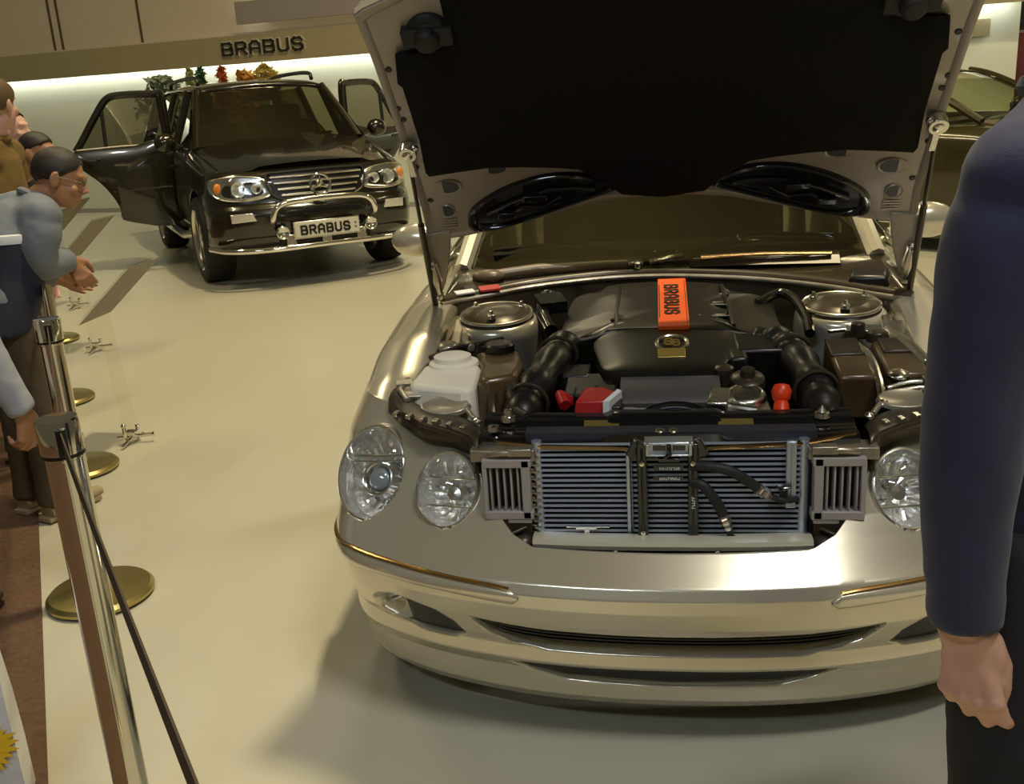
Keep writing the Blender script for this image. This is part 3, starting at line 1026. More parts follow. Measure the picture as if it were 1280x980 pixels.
# --- cooling pack behind the opening
mb = MB()
mb.box((0, .165, .64), (.70, .05, .32))
rad = mb.build('radiator', alu_dk, car, smooth=False)
mb = MB()
nf = 21
for k in range(nf):
    z = .505 + (.775 - .505) * k / (nf - 1)
    mb.box((-.0, .128, z), (.63, .020, .0062), rotm(-18))
mb.build('cooling_fin', alu, rad, smooth=False)
mb = MB()
for x in (-.322, .318):
    mb.tube([(x, .128, .50), (x, .128, .785)], .013, 12)
mb.each('header_tank', alu, rad)
mb = MB(); mb.box((-.098, .112, .655), (.010, .012, .22)); mb.box((-.0895, .113, .655), (.003, .012, .22)); mb.box((.287, .112, .70), (.024, .014, .17))
mb.box((.289, .106, .70), (.006, .008, .165))
mb.each('core_bracket', alu, rad, bev=.002)
mb = MB()
mb.box((-.205, .105, .563), (.05, .012, .006)); mb.box((-.203, .103, .557), (.012, .012, .010)); mb.box((-.24, .11, .563), (.03, .006, .003)); mb.box((-.165, .11, .563), (.035, .006, .003))
mb.build('core_clip', bright, rad, smooth=False)
mb = MB()
for k in range(26):
    z = .53 + .0094 * k
    mb.box((-.338 + .012 * (1 if k % 2 else -.2), .118, z), (.022, .02, .0045), rotm(0, 12))
mb.each('core_end', dull_metal, rad, smooth=False)
# grey air ducts either side
for sg in (-1, 1):
    mb = MB()
    x0, x1, z0, z1, yy = .338, .450, .603, .740, .105
    for k in range(5):
        x = x0 + .03 + (x1 - x0 - .044) * k / 4
        mb.box((sg * x, yy, (z0 + z1) / 2), (.0055, .03, z1 - z0))
    mb.box((sg * (x0 + .010), yy, (z0 + z1) / 2), (.022, .04, z1 - z0 + .02))
    mb.box((sg * (x1), yy + .006, (z0 + z1) / 2), (.012, .05, z1 - z0))
    for z in (z0, z1):
        mb.box((sg * (x0 + x1) / 2, yy, z), (x1 - x0 + .01, .04, .022))
    mb.box((sg * (x0 + .03), yy, z0 - .012), (.06, .036, .02))
    dv = mb.build('air_duct', duct_m, car, bev=.005)
    mb = MB(); mb.box((sg * (x0 + x1) / 2, yy + .045, (z0 + z1) / 2), (x1 - x0, .02, z1 - z0))
    mb.build('duct_back', mat('duct_brown', (.05, .025, .022), .6) if 'duct_brown' not in MATS else MATS['duct_brown'], dv, smooth=False)
    mb = MB()
    mb.box((sg * .405, .13, .755), (.16, .06, .03)); mb.box((sg * .36, .10, .768), (.06, .03, .02)); mb.tube([(sg * .36, .095, .765), (sg * .40, .09, .768), (sg * .44, .10, .76)], .009, 8)
    mb.build('duct_fixing', dull_metal, dv, bev=.003)
    # bracket and dark gear below the duct
    mb = MB()
    mb.box((sg * .412, .14, .555), (.04, .04, .08)); mb.box((sg * .41, .16, .50), (.05, .05, .05))
    mb.build('bumper_bracket', bay_silver, car, bev=.004)
    mb = MB()
    mb.box((sg * .385, .14, .54), (.09, .10, .10)); mb.tube([(sg * .42, .09, .575), (sg * .415, .08, .54), (sg * .405, .09, .51)], .014, 10); mb.ell((sg * .365, .09, .525), (.035, .03, .028)); mb.tube([(sg * .44, .11, .52), (sg * .39, .07, .56), (sg * .345, .10, .57)], .006, 8)
    mb.build('horn', brown_dk, car, bev=.004)
# pale crossmember along the bottom of the opening
P = []
for x in np.linspace(-.335, .335, 31):
    y = -.012 + np.interp(abs(x), PLAN[:, 0], PLAN[:, 1]) + .02
    z = .548 + .006 * (1 - (x / .335) ** 2)
    P.append([(x, y, z - .016), (x, y - .004, z - .004), (x, y, z + .006), (x, y + .03, z + .008), (x, y + .07, z - .004)])
MB().grid(P).build('lower_crossmember', mat('cream_paint', (.68, .64, .50), .3, .2, .5), car)
mb = MB()
for x in (-.13, .11): mb.lathe([(.006, 0), (.005, .003), (.001, .004)], (x, .012, .540), (0, -1, .2), 12)
mb.each('crossmember_bolt', bright, car)
# centre support frame and hood latch
mb = MB()
for x in (-.064, .056):
    mb.box((x, .085, .655), (.024, .022, .275)); mb.box((x, .076, .655), (.006, .010, .26))
mb.box((-.004, .085, .528), (.13, .022, .014)); mb.box((-.004, .09, .545), (.11, .02, .010)); mb.box((-.004, .088, .768), (.15, .02, .020))
mb.box((-.080, .095, .775), (.03, .02, .045), rotm(0, 25)); mb.box((.072, .095, .775), (.03, .02, .045), rotm(0, -25))
fr_ = mb.build('center_support', black_gl, car, bev=.003)
mb = MB()
for x, z in ((-.064, .745), (-.064, .565), (.056, .745), (-.055, .522), (-.045, .522)): mb.lathe([(.007, 0), (.006, .004), (.001, .005)], (x, .072, z), (0, -1, 0), 12)
mb.each('support_bolt', bright, fr_)
lab = MB(); lab.box((-.001, .071, .733), (.070, .003, .012)); lab.box((-.002, .071, .707), (.070, .003, .010))
lab2 = MB(); rl = random.Random(5)
for z, hgt in ((.733, .0075), (.707, .006)):
    x = -.034
    while x < .022 - .008:
        wd_ = rl.choice((.003, .0045, .006))
        for (dx, dz, a, b) in ((0, 0, .0014, hgt), (wd_, 0, .0014, hgt), (wd_ / 2, rl.choice((-1, 0, 1)) * hgt * .4, wd_, .0014)):
            lab2.box((x + dx + .012, .0688, z + dz), (a, .0012, b))
        x += wd_ + .0032
lab.build('label_bar', black_gl, fr_, smooth=False)
lab2.build('label_print', label_w, fr_, smooth=False)
lb = MB(); rl = random.Random(8)
for k in range(5):
    z = .63 + .0065 * k
    lb.box((.0565, .0702, z), (.007, .001, .0015)); lb.box((.0565 + rl.choice((-.0025, .0025)), .0702, z + .0025), (.0016, .001, .004))
lb.build('vertical_print', label_w, fr_, smooth=False)
mb = MB()
mb.box((0, .098, .792), (.115, .05, .008)); mb.box((-.001, .078, .782), (.115, .006, .030)); mb.box((-.001, .072, .768), (.10, .02, .005)); mb.box((-.05, .07, .782), (.008, .02, .03)); mb.box((.05, .07, .782), (.008, .02, .03))
lt = mb.build('hood_latch', mat('latch_steel', (.50, .55, .60), .3, .8), car, bev=.002)
mb = MB(); mb.tube([(0, .066, .795), (0, .060, .785), (.002, .062, .772), (-.010, .066, .762)], .006, 8); mb.box((-.022, .0735, .784), (.03, .003, .014)); mb.box((.024, .0735, .784), (.03, .003, .014)); mb.box((0, .068, .757), (.05, .016, .008))
mb.build('latch_hook', black_gl, lt, bev=.001)
# slam panel
P = []
for x in np.linspace(-.47, .45, 40):
    yb = .02 * (x / .47) ** 2
    b = .008 if abs(x) < .14 else 0
    P.append([(x, .165 + yb, .75), (x, .128 + yb, .762), (x, .124 + yb, .778), (x, .14 + yb, .786 + b), (x, .20 + yb, .786 + b), (x, .215 + yb, .797 + b), (x, .285 + yb, .803 + b), (x, .30 + yb, .785), (x, .30 + yb, .72)])
sl = MB().grid(P).build('slam_panel', black_gl, car)
mb = MB()
for x, wd_ in ((-.165, .088), (.165, .085)):
    mb.box((x, .205, .7975), (wd_, .045, .003), rotm(10))
mb.each('foil_label', gold, sl, smooth=False)
mb = MB()
for x in (-.02, .012): mb.lathe([(.012, 0), (.011, .005), (.005, .009), (.001, .009)], (x, .15, .796), (0, -.2, 1), 12)
mb.lathe([(.02, 0), (.018, .012), (.012, .014), (.010, .03), (.001, .032)], (-.405, .24, .80), (0, 0, 1), 16)
mb.lathe([(.016, 0), (.014, .012), (.001, .016)], (-.435, .18, .795), (0, 0, 1), 16)
mb.lathe([(.02, 0), (.018, .012), (.012, .014), (.001, .03)], (.375, .24, .80), (0, 0, 1), 16)
mb.each('slam_bolt', bright, sl)
mb = MB()
mb.tube([(-.46, .155, .776), (-.3, .118, .773), (-.14, .114, .770), (-.08, .114, .766)], .006, 8); mb.tube([(.44, .155, .785), (.3, .118, .775), (.14, .114, .770), (.08, .114, .766)], .006, 8)
mb.each('panel_edge', warm_metal, sl)
# fan shroud arcs
mb = MB()
for r, y, z in ((.152, .30, .665), (.135, .315, .667), (.118, .325, .667)):
    a = np.linspace(R(18), R(162), 30)
    mb.tube([(.02 + r * math.cos(t), y, z + r * math.sin(t)) for t in a], .010, 8)
a = np.linspace(R(15), R(165), 24)
mb.grid([[(.02 + k * math.cos(t), .335, .665 + k * math.sin(t)) for k in (.02, .15)] for t in a])
mb.build('fan_shroud', black_gl, car)
mb = MB(); mb.tube([(.02 + .146 * math.cos(t), .292, .668 + .146 * math.sin(t)) for t in np.linspace(R(35), R(145), 24)], .0025, 6)
mb.build('shroud_rim', alu, car)
# engine cover
def cover_grid(outline, top, drop, k_top=.94):
    c = cr(outline, 5, True); cen = c.mean(0)
    rows = []
    for k, d in ((1.0, -drop), (1.0, -.012), (.985, -.003), (k_top, 0), (.6, .002), (.3, .004), (.02, .004)):
        rows.append([(cen[0] + (p[0] - cen[0]) * k, cen[1] + (p[1] - cen[1]) * k, top(cen[0] + (p[0] - cen[0]) * k, cen[1] + (p[1] - cen[1]) * k) + d) for p in c])
    return MB().grid(rows, cv=True, cap1=True)


ec = cover_grid([(-.30, 1.215), (-.17, 1.245), (.02, 1.25), (.19, 1.22), (.34, 1.16), (.352, 1.0), (.355, .78), (.30, .755), (.20, .80), (.02, .815), (-.16, .825), (-.23, .80), (-.33, .79), (-.325, .98)],
                lambda x, y: zb(y, .006) + .018 * (1 - (x / .36) ** 2) - (.02 if abs(x) > .19 else 0), .10).build('engine_cover', eng_blk, car, angle=25)
mb = MB()
for sg in (-1, 1):
    for k in range(3):
        y = 1.12 - k * .10
        mb.box((.02 + sg * .125, y, zb(y, .014)), (.13, .012, .012), rotm(7, 0, sg * -8))
    for k in range(2):
        y = 1.07 - k * .11
        mb.box((.02 + sg * .125, y, zb(y, .012)), (.10, .05, .008), rotm(7, 0, sg * -8))
mb.tube([(-.145, 1.22, zb(1.22, .02)), (-.15, 1.0, zb(1.0, .018)), (-.15, .85, zb(.85, .016))], .008, 8)
mb.tube([(.19, 1.20, zb(1.2, .018)), (.20, 1.0, zb(1.0, .016)), (.205, .84, zb(.84, .014))], .008, 8)
mb.each('cover_rib', eng_blk, ec, bev=.004)
mb = MB(); mb.tube([(-.33, .785, zb(.785, -.006)), (-.24, .80, zb(.80, -.002)), (-.16, .822, zb(.82, .01)), (.02, .812, zb(.81, .012)), (.20, .80, zb(.80, .008)), (.34, .765, zb(.765, -.006))], .005, 8)
mb.build('cover_edge', grey_pl, ec)
# front plate of the cover
fp = cover_grid([(-.185, .79), (-.14, .82), (.02, .805), (.19, .795), (.235, .745), (.20, .64), (.155, .53), (.10, .508), (.02, .502), (-.10, .505), (-.17, .52), (-.195, .60), (-.215, .73)],
                lambda x, y: zb(y, .012) + .012 * (1 - (x / .25) ** 2), .08).build('front_cover', eng_blk, car, angle=25)
MB().box((.026, 1.01, zb(1.01, .030)), (.094, .44, .016), rotm(7.7)).build('badge_panel', orange_m, ec, bev=.003)
mb = MB()
ex = np.array((0, -1, -.135)); ex /= np.linalg.norm(ex); ey = np.array((1.0, 0, 0))
u = .0
for ch in 'BRABUS':
    y = 1.155 - u
    letter(mb, ch, (.004, y, zb(y, .0386)), ex, ey, .038, .24, .002, .95); u += .0475
mb.build('badge_letter', ink, ec, smooth=False)
mb = MB(); mb.box((-.016, 1.01, zb(1.01, .0387)), (.003, .30, .002), rotm(7.7)); mb.box((.067, 1.01, zb(1.01, .0387)), (.002, .40, .002), rotm(7.7))
mb.build('badge_line', ink, ec, smooth=False)
ez = np.array((0, -.30, .95)); ez /= np.linalg.norm(ez)
c = np.array((.018, .675, zb(.675, .028)))
mb = MB(); mb.torus(c, ez, .044, .006, 40, 10, x=(1, 0, 0), sx=1.0, sy=.95)
emb = mb.build('oval_emblem', bright, fp)
mb = MB(); exx = np.array((1.0, 0, 0)); eyy = np.cross(ez, exx)
mb.lathe([(.042, -.004), (.001, -.003)], c, ez, 30); mb.build('emblem_disc', ink, emb)
mb = MB(); letter(mb, 'B', c - exx * -.002 - eyy * .015, exx, eyy, .030, .22, .004, .75); letter(mb, 'B', c + exx * -.002 - eyy * .015 + ez * .004, -exx, eyy, .030, .22, -.004, .75)
mb.build('emblem_letter', gold, emb, smooth=False)
MB().box((.016, .598, zb(.598, .030)), (.078, .05, .006), rotm(16)).build('name_plate', gold, fp, bev=.002)
# pale grey bar across the front of the engine
P = []
for x in np.linspace(-.125, .142, 14):
    P.append([(x, .52, zb(.5, -.012)), (x, .50, zb(.5, .004)), (x, .44, zb(.44, .002)), (x, .39, zb(.39, -.004)), (x, .375, zb(.375, -.016)), (x, .375, .70)])
MB().grid(P, cap0=True, cap1=True).build('intake_plenum', mat('plenum_grey', (.095, .088, .088), .32, .2), car)
# black boxes to the left of the bar
mb = MB()
mb.box((-.215, .50, .77), (.13, .15, .10), rotm(7)); mb.box((-.165, .42, .79), (.06, .10, .06), rotm(7)); mb.box((-.255, .60, .78), (.08, .12, .10)); mb.box((-.135, .34, .785), (.035, .08, .06))
mb.box((-.20, .43, .80), (.10, .06, .04), rotm(7))
mb.build('valve_cover', black_pl, car, bev=.006)
mb = MB(); mb.box((-.10, .33, .78), (.03, .05, .03)); mb.box((-.085, .31, .775), (.05, .03, .02)); mb.tube([(-.11, .34, .79), (-.06, .33, .792), (-.02, .36, .785)], .008, 8)
mb.build('connector', grey_pl, car, bev=.003)
# intake pipes
L = cr([(-.305, .80, .85), (-.32, .70, .845), (-.345, .55, .83), (-.37, .43, .805), (-.385, .33, .775), (-.385, .27, .73)], 6)
tl = MB().tube(L, [.050 + .006 * math.sin(i * .9) for i in range(len(L))], 22).build('intake_pipe', black_pl, car)
mb = MB()
for y, z, x in ((.72, .845, -.318), (.40, .797, -.375)):
    B = basis((-.1, -.9, -.25)); mb.torus((x, y, z), (-.1, -.95, -.2), .056, .006, 32, 8)
mb.each('hose_clamp', brown_dk, tl)
L = cr([(.27, .775, .845), (.315, .755, .855), (.345, .70, .85), (.365, .60, .838), (.385, .46, .815), (.393, .36, .79), (.395, .28, .745)], 6)
tr = MB().tube(L, [.050 + .005 * math.sin(i * 1.1) for i in range(len(L))], 22).build('intake_pipe', mat('pipe_black_satin', (.014, .012, .010), .33), car)
mb = MB()
for x, y, z in ((.352, .66, .846), (.388, .43, .808)):
    mb.torus((x, y, z), (.12, -.95, -.18), .057, .006, 32, 8)
mb.each('hose_clamp', brown_dk, tr)
mb = MB(); mb.box((.27, .70, .835), (.15, .14, .09), rotm(7)); mb.box((.20, .62, .84), (.05, .14, .06))
mb.build('throttle_body', black_pl, car, bev=.01)
# red filter, pump, orange cap
mb = MB(); B = np.array([(1, 0, 0), (0, 1, 0), (0, 0, 1)]).T
mb.prism([(-.245, .285), (-.155, .285), (-.125, .375), (-.165, .43), (-.225, .43)], .77, .832, inset=.012)
rb = mb.build('oil_filter', red_m, car, bev=.005)
mb = MB(); mb.tube([(-.26, .42, .79), (-.285, .40, .815), (-.27, .36, .80)], .016, 10); mb.build('filter_hose', red_m, rb)
mb = MB(); mb.prism([(-.165, .283), (-.148, .283), (-.118, .378), (-.13, .395)], .775, .834, inset=.002); mb.build('filter_label', label_w, rb)
mb = MB()
mb.box((.135, .35, .785), (.055, .09, .09), rotm(10, 0, -12)); mb.box((.20, .34, .765), (.13, .10, .06)); mb.lathe([(.055, -.04), (.055, .01), (.045, .02), (.001, .022)], (.205, .40, .80), (0, -.25, 1), 28); mb.tube([(.15, .33, .80), (.185, .31, .80), (.23, .30, .795)], .012, 10)
pm = mb.build('pump', bright, car, bev=.006)
mb = MB(); mb.lathe([(.048, 0), (.046, .022), (.038, .028), (.001, .030)], (.215, .47, .815), (0, -.25, 1), 26); mb.lathe([(.02, 0), (.018, .02), (.001, .022)], (.215, .465, .843), (0, -.25, 1), 18); mb.lathe([(.03, 0), (.028, .05), (.02, .055), (.001, .056)], (.155, .53, .80), (0, -.1, 1), 18)
mb.build('pump_cap', brown_dk, pm)
mb = MB(); mb.lathe([(.023, 0), (.019, .05), (.016, .055), (.022, .062), (.026, .085), (.020, .098), (.001, .10)], (.285, .30, .765), (.06, .55, .83), 20)
mb.build('filler_cap', orange_rd, car)
# washer tank with its brown neighbour
mb = MB()
mb.prism([(-.715, .42), (-.70, .385), (-.53, .33), (-.505, .35), (-.515, .55), (-.56, .68), (-.66, .69), (-.71, .60)], .56, .855, inset=.012)
wt = mb.build('washer_tank', white_pl, car, bev=.016)
mb = MB(); mb.lathe([(.075, 0), (.072, .010), (.065, .012)], (-.615, .60, .852), (0, 0, 1), 30, cap1=True)
mb.lathe([(.055, 0), (.055, .014), (.045, .018), (.001, .018)], (-.62, .61, .864), (0, 0, 1), 30)
mb.build('tank_cap', white_pl, wt)
mb = MB()
mb.prism([(-.575, .70), (-.43, .72), (-.395, .56), (-.40, .42), (-.49, .37), (-.515, .40), (-.53, .55)], .70, .868, inset=.015)
ct = mb.build('coolant_tank', brown_pl, car, bev=.014)
mb = MB(); mb.prism([(-.53, .52), (-.40, .52), (-.395, .42), (-.40, .35), (-.50, .31), (-.52, .36)], .58, .71, inset=.0)
mb.build('tank_lower', green_fl, ct, bev=.012)
mb = MB(); mb.lathe([(.045, 0), (.045, .028), (.038, .034), (.001, .035)], (-.49, .68, .862), (0, 0, 1), 26); mb.build('tank_cap', black_pl, ct)
mb = MB()
mb.torus((-.45, .46, .838), (0, -.5, .86), .032, .009, 28, 8)
mb.tube([(-.475, .44, .838), (-.468, .37, .81), (-.462, .33, .77), (-.455, .31, .70)], .012, 10); mb.tube([(-.43, .44, .838), (-.42, .38, .82), (-.395, .31, .805), (-.36, .27, .80)], .013, 10)
mb.build('overflow_hose', brown_dk, ct)
# strut towers
for sg in (-1, 1):
    x = sg * .545
    mb = MB()
    mb.lathe([(.150, -.25), (.142, -.03), (.138, .0), (.128, .012), (.122, .014)], (x, 1.0, .885), (0, -.10, 1), 40)
    st = mb.build('strut_tower', mat('tower_paint', (.66, .62, .52), .25, .6, .4) if 'tower_paint' not in MATS else MATS['tower_paint'], car)
    mb = MB(); mb.lathe([(.124, .006), (.112, .022), (.075, .036), (.060, .030), (.03, .032), (.001, .034)], (x, 1.0, .889), (0, -.10, 1), 40)
    mb.build('tower_top', brown_dk, st)
    mb = MB()
    for k in range(3):
        a = k * 2.09 + .5
        mb.lathe([(.015, 0), (.014, .012), (.007, .013), (.006, .026), (.001, .027)], (x + .09 * math.cos(a), 1.0 + .09 * math.sin(a), .918), (0, -.1, 1), 12)
    mb.torus((x, 1.0, .912), (0, -.1, 1), .117, .006, 40, 8)
    mb.each('tower_bolt', bright, st)
    # hose behind the tower
mb = MB(); mb.tube(cr([(.30, 1.10, .90), (.37, 1.13, .925), (.41, 1.05, .92), (.43, .93, .89), (.43, .84, .86)], 6), .016, 10)
mb.build('air_hose', black_gl, car)
mb = MB(); mb.tube(cr([(-.35, 1.16, .91), (-.40, 1.20, .925), (-.40, 1.05, .91), (-.36, .92, .87)], 6), .022, 12); mb.box((-.375, 1.08, .925), (.09, .10, .04), rotm(8, 0, 20))
mb.build('air_hose', black_gl, car, bev=.006)
# left corner details: bracket rails, lid of the side box
mb = MB()
mb.tube(cr([(-.715, 1.0, .885), (-.70, .82, .862), (-.70, .72, .845), (-.715, .55, .82)], 5), .012, 8); mb.box((-.66, .85, .82), (.04, .22, .10), rotm(8)); mb.box((-.62, .80, .80), (.10, .05, .14))
mb.box((-.60, .92, .80), (.05, .10, .10)); mb.tube([(-.69, .62, .87), (-.63, .74, .868), (-.56, .80, .865), (-.50, .83, .87)], .009, 8)
mb.build('bay_bracket', brown_dk, car, bev=.006)
mb = MB(); mb.box((-.655, .87, .872), (.03, .25, .02), rotm(8, 0, 6)); mb.tube([(-.64, .90, .868), (-.615, .80, .862), (-.59, .76, .86)], .014, 8); mb.ell((-.67, .78, .86), (.035, .04, .02))
mb.build('bracket_strip', bay_silver, car, bev=.004)
# the cowl seal sweeping across behind the engine
path = cr([(-.745, 1.10, .935), (-.69, 1.165, .935), (-.60, 1.225, .938), (-.48, 1.295, .945), (-.34, 1.335, .952), (-.17, 1.365, .957), (.03, 1.362, .957), (.27, 1.312, .95), (.43, 1.25, .942), (.57, 1.165, .934), (.68, 1.08, .925), (.765, 1.03, .92)], 8)
sm_ = MB().tube(path, .020, 12, flat=.8).build('cowl_seal', mat('seal_rubber', (.05, .036, .022), .30), car)
MB().tube([(p[0], p[1] + .028, p[2] + .006) for p in path], .012, 10).build('seal_lip', warm_metal if False else brown_dk, sm_)
MB().tube([(p[0], p[1] - .022, p[2] - .004) for p in path], .009, 10).build('seal_edge', dull_metal, sm_)
P = [[(p[0], p[1] - .02, p[2] - .01), (p[0] * .99, p[1] - .025, p[2] - .12), (p[0] * .98, p[1] - .02, .5)] for p in path]
MB().grid(P).build('firewall', brown_dk, car)
# cowl with wipers
cowl_m = mat('cowl_brown_black', (.035, .026, .014), .22, .2, .4)
P = []
for t in np.linspace(-1, 1, 24):
    q = path[int((t + 1) / 2 * (len(path) - 1))]
    x = q[0]
    yw = 1.50 - .10 * x * x
    P.append([(x, q[1] + .02, q[2] - .004), (x, q[1] + .06, q[2] + .018), (x, (q[1] + yw) / 2 + .02, .975), (x, yw - .05, .988), (x * .98, yw + .03, 1.0)])
cw = MB().grid(P).build('cowl_panel', cowl_m, car, sol=.004)
mb = MB()
mb.tube([(-.60, 1.33, .978), (-.45, 1.385, .985), (-.20, 1.42, .985), (-.10, 1.42, .985)], .022, 12); mb.ell((-.62, 1.32, .978), (.06, .035, .025))
mb.build('cowl_duct', mat('duct_tan', (.13, .095, .06), .35), cw)
mb = MB()
P = [[(x, 1.42 - .1 * x * x - .06, .982), (x, 1.42 - .1 * x * x - .03, 1.006), (x, 1.42 - .1 * x * x + .04, 1.01), (x, 1.42 - .1 * x * x + .07, 1.0)] for x in np.linspace(.10, .60, 12)]
mb.grid(P, cap0=True, cap1=True); mb.box((.34, 1.37, .99), (.50, .02, .03))
mb.build('cabin_filter_box', cowl_m, cw, bev=.004)
mb = MB(); mb.tube([(.13, 1.36, 1.012), (.35, 1.365, 1.016), (.57, 1.35, 1.012)], .007, 8); mb.build('filter_box_edge', warm_metal, cw)
for (p, q, r3) in (((-.02, 1.44, 1.01), (-.32, 1.50, 1.035), (-.62, 1.46, 1.03)), ((.06, 1.44, 1.01), (.30, 1.52, 1.04), (.60, 1.49, 1.035))):
    mb = MB(); mb.tube(cr([p, q, r3], 6), [.010] * 6 + [.008] * 7, 8); mb.lathe([(.018, 0), (.016, .016), (.001, .02)], p, (0, -.2, 1), 14)
    wpr = mb.build('wiper_arm', black_gl, car)
    mb = MB(); mb.tube(cr([np.array(p) * .6 + np.array(r3) * .4 + (0, .035, .018), q + np.array((0, .03, .02)), np.array(r3) + (0, .02, .016)], 6), .007, 8)
    mb.build('wiper_blade', black_gl, wpr)
mb = MB(); mb.tube([(-.05, 1.40, .996), (.0, 1.40, 1.004), (.07, 1.425, 1.012)], .010, 8); mb.box((-.10, 1.405, .998), (.055, .04, .012), rotm(15, 0, 10)); mb.lathe([(.014, 0), (.013, .02), (.001, .021)], (-.09, 1.37, .985), (0, -.4, .9), 12)
mb.build('wiper_linkage', bright, cw, bev=.002)
mb = MB(); mb.box((.66, 1.17, .955), (.14, .10, .05), rotm(12, 0, -14), taper=.8); mb.box((-.67, 1.23, .95), (.06, .07, .02), rotm(8, 0, 30))
mb.each('corner_cover', black_pl, cw, bev=.01)
mb = MB(); mb.box((-.60, 1.21, .957), (.075, .04, .008), rotm(12, 0, 24)); mb.build('red_label', red_m, cw, bev=.001)
mb = MB(); mb.box((-.68, 1.165, .955), (.07, .03, .006), rotm(12, 0, 32)); mb.build('white_label', label_w, cw, bev=.001)
# right corner: electrical boxes, pipes
mb = MB()
mb.box((.495, .56, .80), (.10, .26, .13), rotm(7)); mb.box((.63, .58, .79), (.11, .24, .14), rotm(7))
mb.each('fuse_box', brown_pl, car, bev=.012)
mb = MB()
mb.box((.49, .62, .872), (.09, .12, .014), rotm(7)); mb.box((.635, .64, .868), (.09, .10, .016), rotm(7)); mb.lathe([(.03, 0), (.028, .03), (.001, .032)], (.60, .73, .86), (0, 0, 1), 18); mb.lathe([(.022, 0), (.02, .04), (.001, .042)], (.56, .80, .86), (0, 0, 1), 16); mb.box((.68, .44, .80), (.06, .10, .08))
mb.each('box_lid', brown_dk, car, bev=.005)
mb = MB()
mb.tube(cr([(.52, .70, .87), (.545, .56, .865), (.545, .42, .835), (.535, .33, .80)], 6), .011, 10); mb.ell((.535, .32, .80), .017)
mb.tube(cr([(.66, .90, .885), (.645, .78, .875), (.665, .64, .872), (.69, .52, .85)], 6), .016, 10); mb.box((.60, .82, .865), (.14, .05, .03), rotm(8, 0, -12)); mb.box((.655, .74, .872), (.045, .20, .02), rotm(8, 0, -10))
mb.tube([(.48, .82, .87), (.56, .84, .872), (.66, .82, .872)], .008, 8); mb.ell((.60, .46, .838), (.03, .04, .015)); mb.ell((.67, .36, .82), (.04, .03, .015)); mb.tube(cr([(.56, .40, .82), (.63, .42, .83), (.70, .40, .83)], 5), .008, 8)
mb.build('coolant_pipe', bright, car, bev=.004)
for k in range(14):
    pass
# folded rails above the lamps
for sg in (-1, 1):
    P = []
    for x, y, z in ((.47, .16, .785), (.50, .21, .79), (.56, .25, .797), (.63, .27, .802), (.70, .33, .815), (.76, .42, .825)):
        P.append([(sg * x, y - .05, z - .04), (sg * x, y - .035, z - .005), (sg * x, y, z + .004), (sg * x, y + .05, z + .002), (sg * x, y + .065, z - .04)])
    lr = MB().grid(P).build('lamp_carrier', brown_dk, car, sol=.004)
    mb = MB()
    mb.lathe([(.055, .0), (.05, .012), (.035, .006), (.001, .004)], (sg * .59, .33, .808), (0, -.3, 1), 24, sx=1.3, sy=.8)
    mb.tube([(sg * .50, .26, .80), (sg * .56, .38, .815), (sg * .64, .40, .82), (sg * .71, .38, .825)], .008, 8)
    mb.tube([(sg * .70, .36, .822), (sg * .735, .42, .832), (sg * .73, .50, .84)], .009, 8)
    mb.box((sg * .73, .455, .842), (.05, .03, .012), rotm(8, 0, 20)); mb.box((sg * .69, .40, .828), (.06, .02, .01), rotm(8, 0, -10 * sg))
    mb.build('carrier_clip', bay_silver, lr, bev=.003)
    mb = MB()
    for k in range(6):
        x = .52 + .038 * k
        mb.box((sg * x, .215 + .012 * k, .792 + .004 * k), (.016, .02, .012), rotm(10, 0, 30 * sg))
    mb.lathe([(.012, 0), (.011, .008), (.001, .012)], (sg * .485, .235, .80), (0, -.4, 1), 14)
    mb.build('carrier_bolt', bright, lr, bev=.002)
    MB().tube([(sg * x, y, z) for x, y, z in ((.475, .125, .70), (.477, .15, .75), (.50, .175, .772), (.56, .20, .785), (.64, .235, .795))], .008, 8).build('opening_seal', brown_dk, car)
# braided cooler hoses in front of the core
for pts, fit in (([(.052, .082, .735), (.10, .066, .738), (.145, .062, .728), (.185, .066, .70), (.205, .07, .683)], [(.205, .07, .683), (.222, .075, .668), (.238, .08, .658)]),
                 ([(.052, .082, .695), (.078, .070, .69), (.10, .064, .665), (.118, .064, .635), (.125, .066, .615)], [(.125, .066, .615), (.133, .068, .595), (.139, .07, .575)])):
    hs = MB().tube(cr(pts, 6), .0125, 14).build('cooler_hose', rubber, car)
    q = np.array(fit)
    mb = MB(); mb.tube(cr(q, 4), [.012, .014, .012, .014, .015, .011, .014, .011, .009], 6)
    mb.build('hose_fitting', bright, hs, angle=20)
    d = q[-1] - q[-2]; d /= np.linalg.norm(d)
    e = q[-1] + d * .03 + np.array((.01, 0, .0))
    MB().tube(cr([q[-1], q[-1] + d * .018, e, e + np.array((.03 if fit[0][0] > .2 else .008, .02, -.004 if fit[0][0] > .2 else -.03))], 5), .0075, 10).build('hose_end', rubber, hs)
mb = MB(); mb.box((.268, .10, .66), (.02, .03, .022)); mb.box((.27, .098, .674), (.035, .02, .005))
mb.build('hose_block', black_gl, car, bev=.003)

# ================================================================== the black off-road car
SC = 1.05
suv = thing('black_off_road_car', 'gloss black off road car with open rear doors and chrome bull bar', 'car', (-3.03, 6.62, 0), R(33.5))
suv.scale = (SC, SC, SC)
QP = cr([(-.3, .015), (0, .0), (.3, .015), (.6, .07), (.8, .17), (.89, .30), (.915, .44)], 16)
QP = QP[QP[:, 0] >= -1e-9]
QA = np.r_[0, np.cumsum(np.linalg.norm(np.diff(QP, axis=0), axis=1))]; QA /= QA[-1]
QZ = [.36, .39, .46, .55, .64, .69, .72, .76, .90, .97, 1.0]; QY = [.05, .0, -.04, -.055, -.055, -.035, .0, .012, .04, .07, .12]


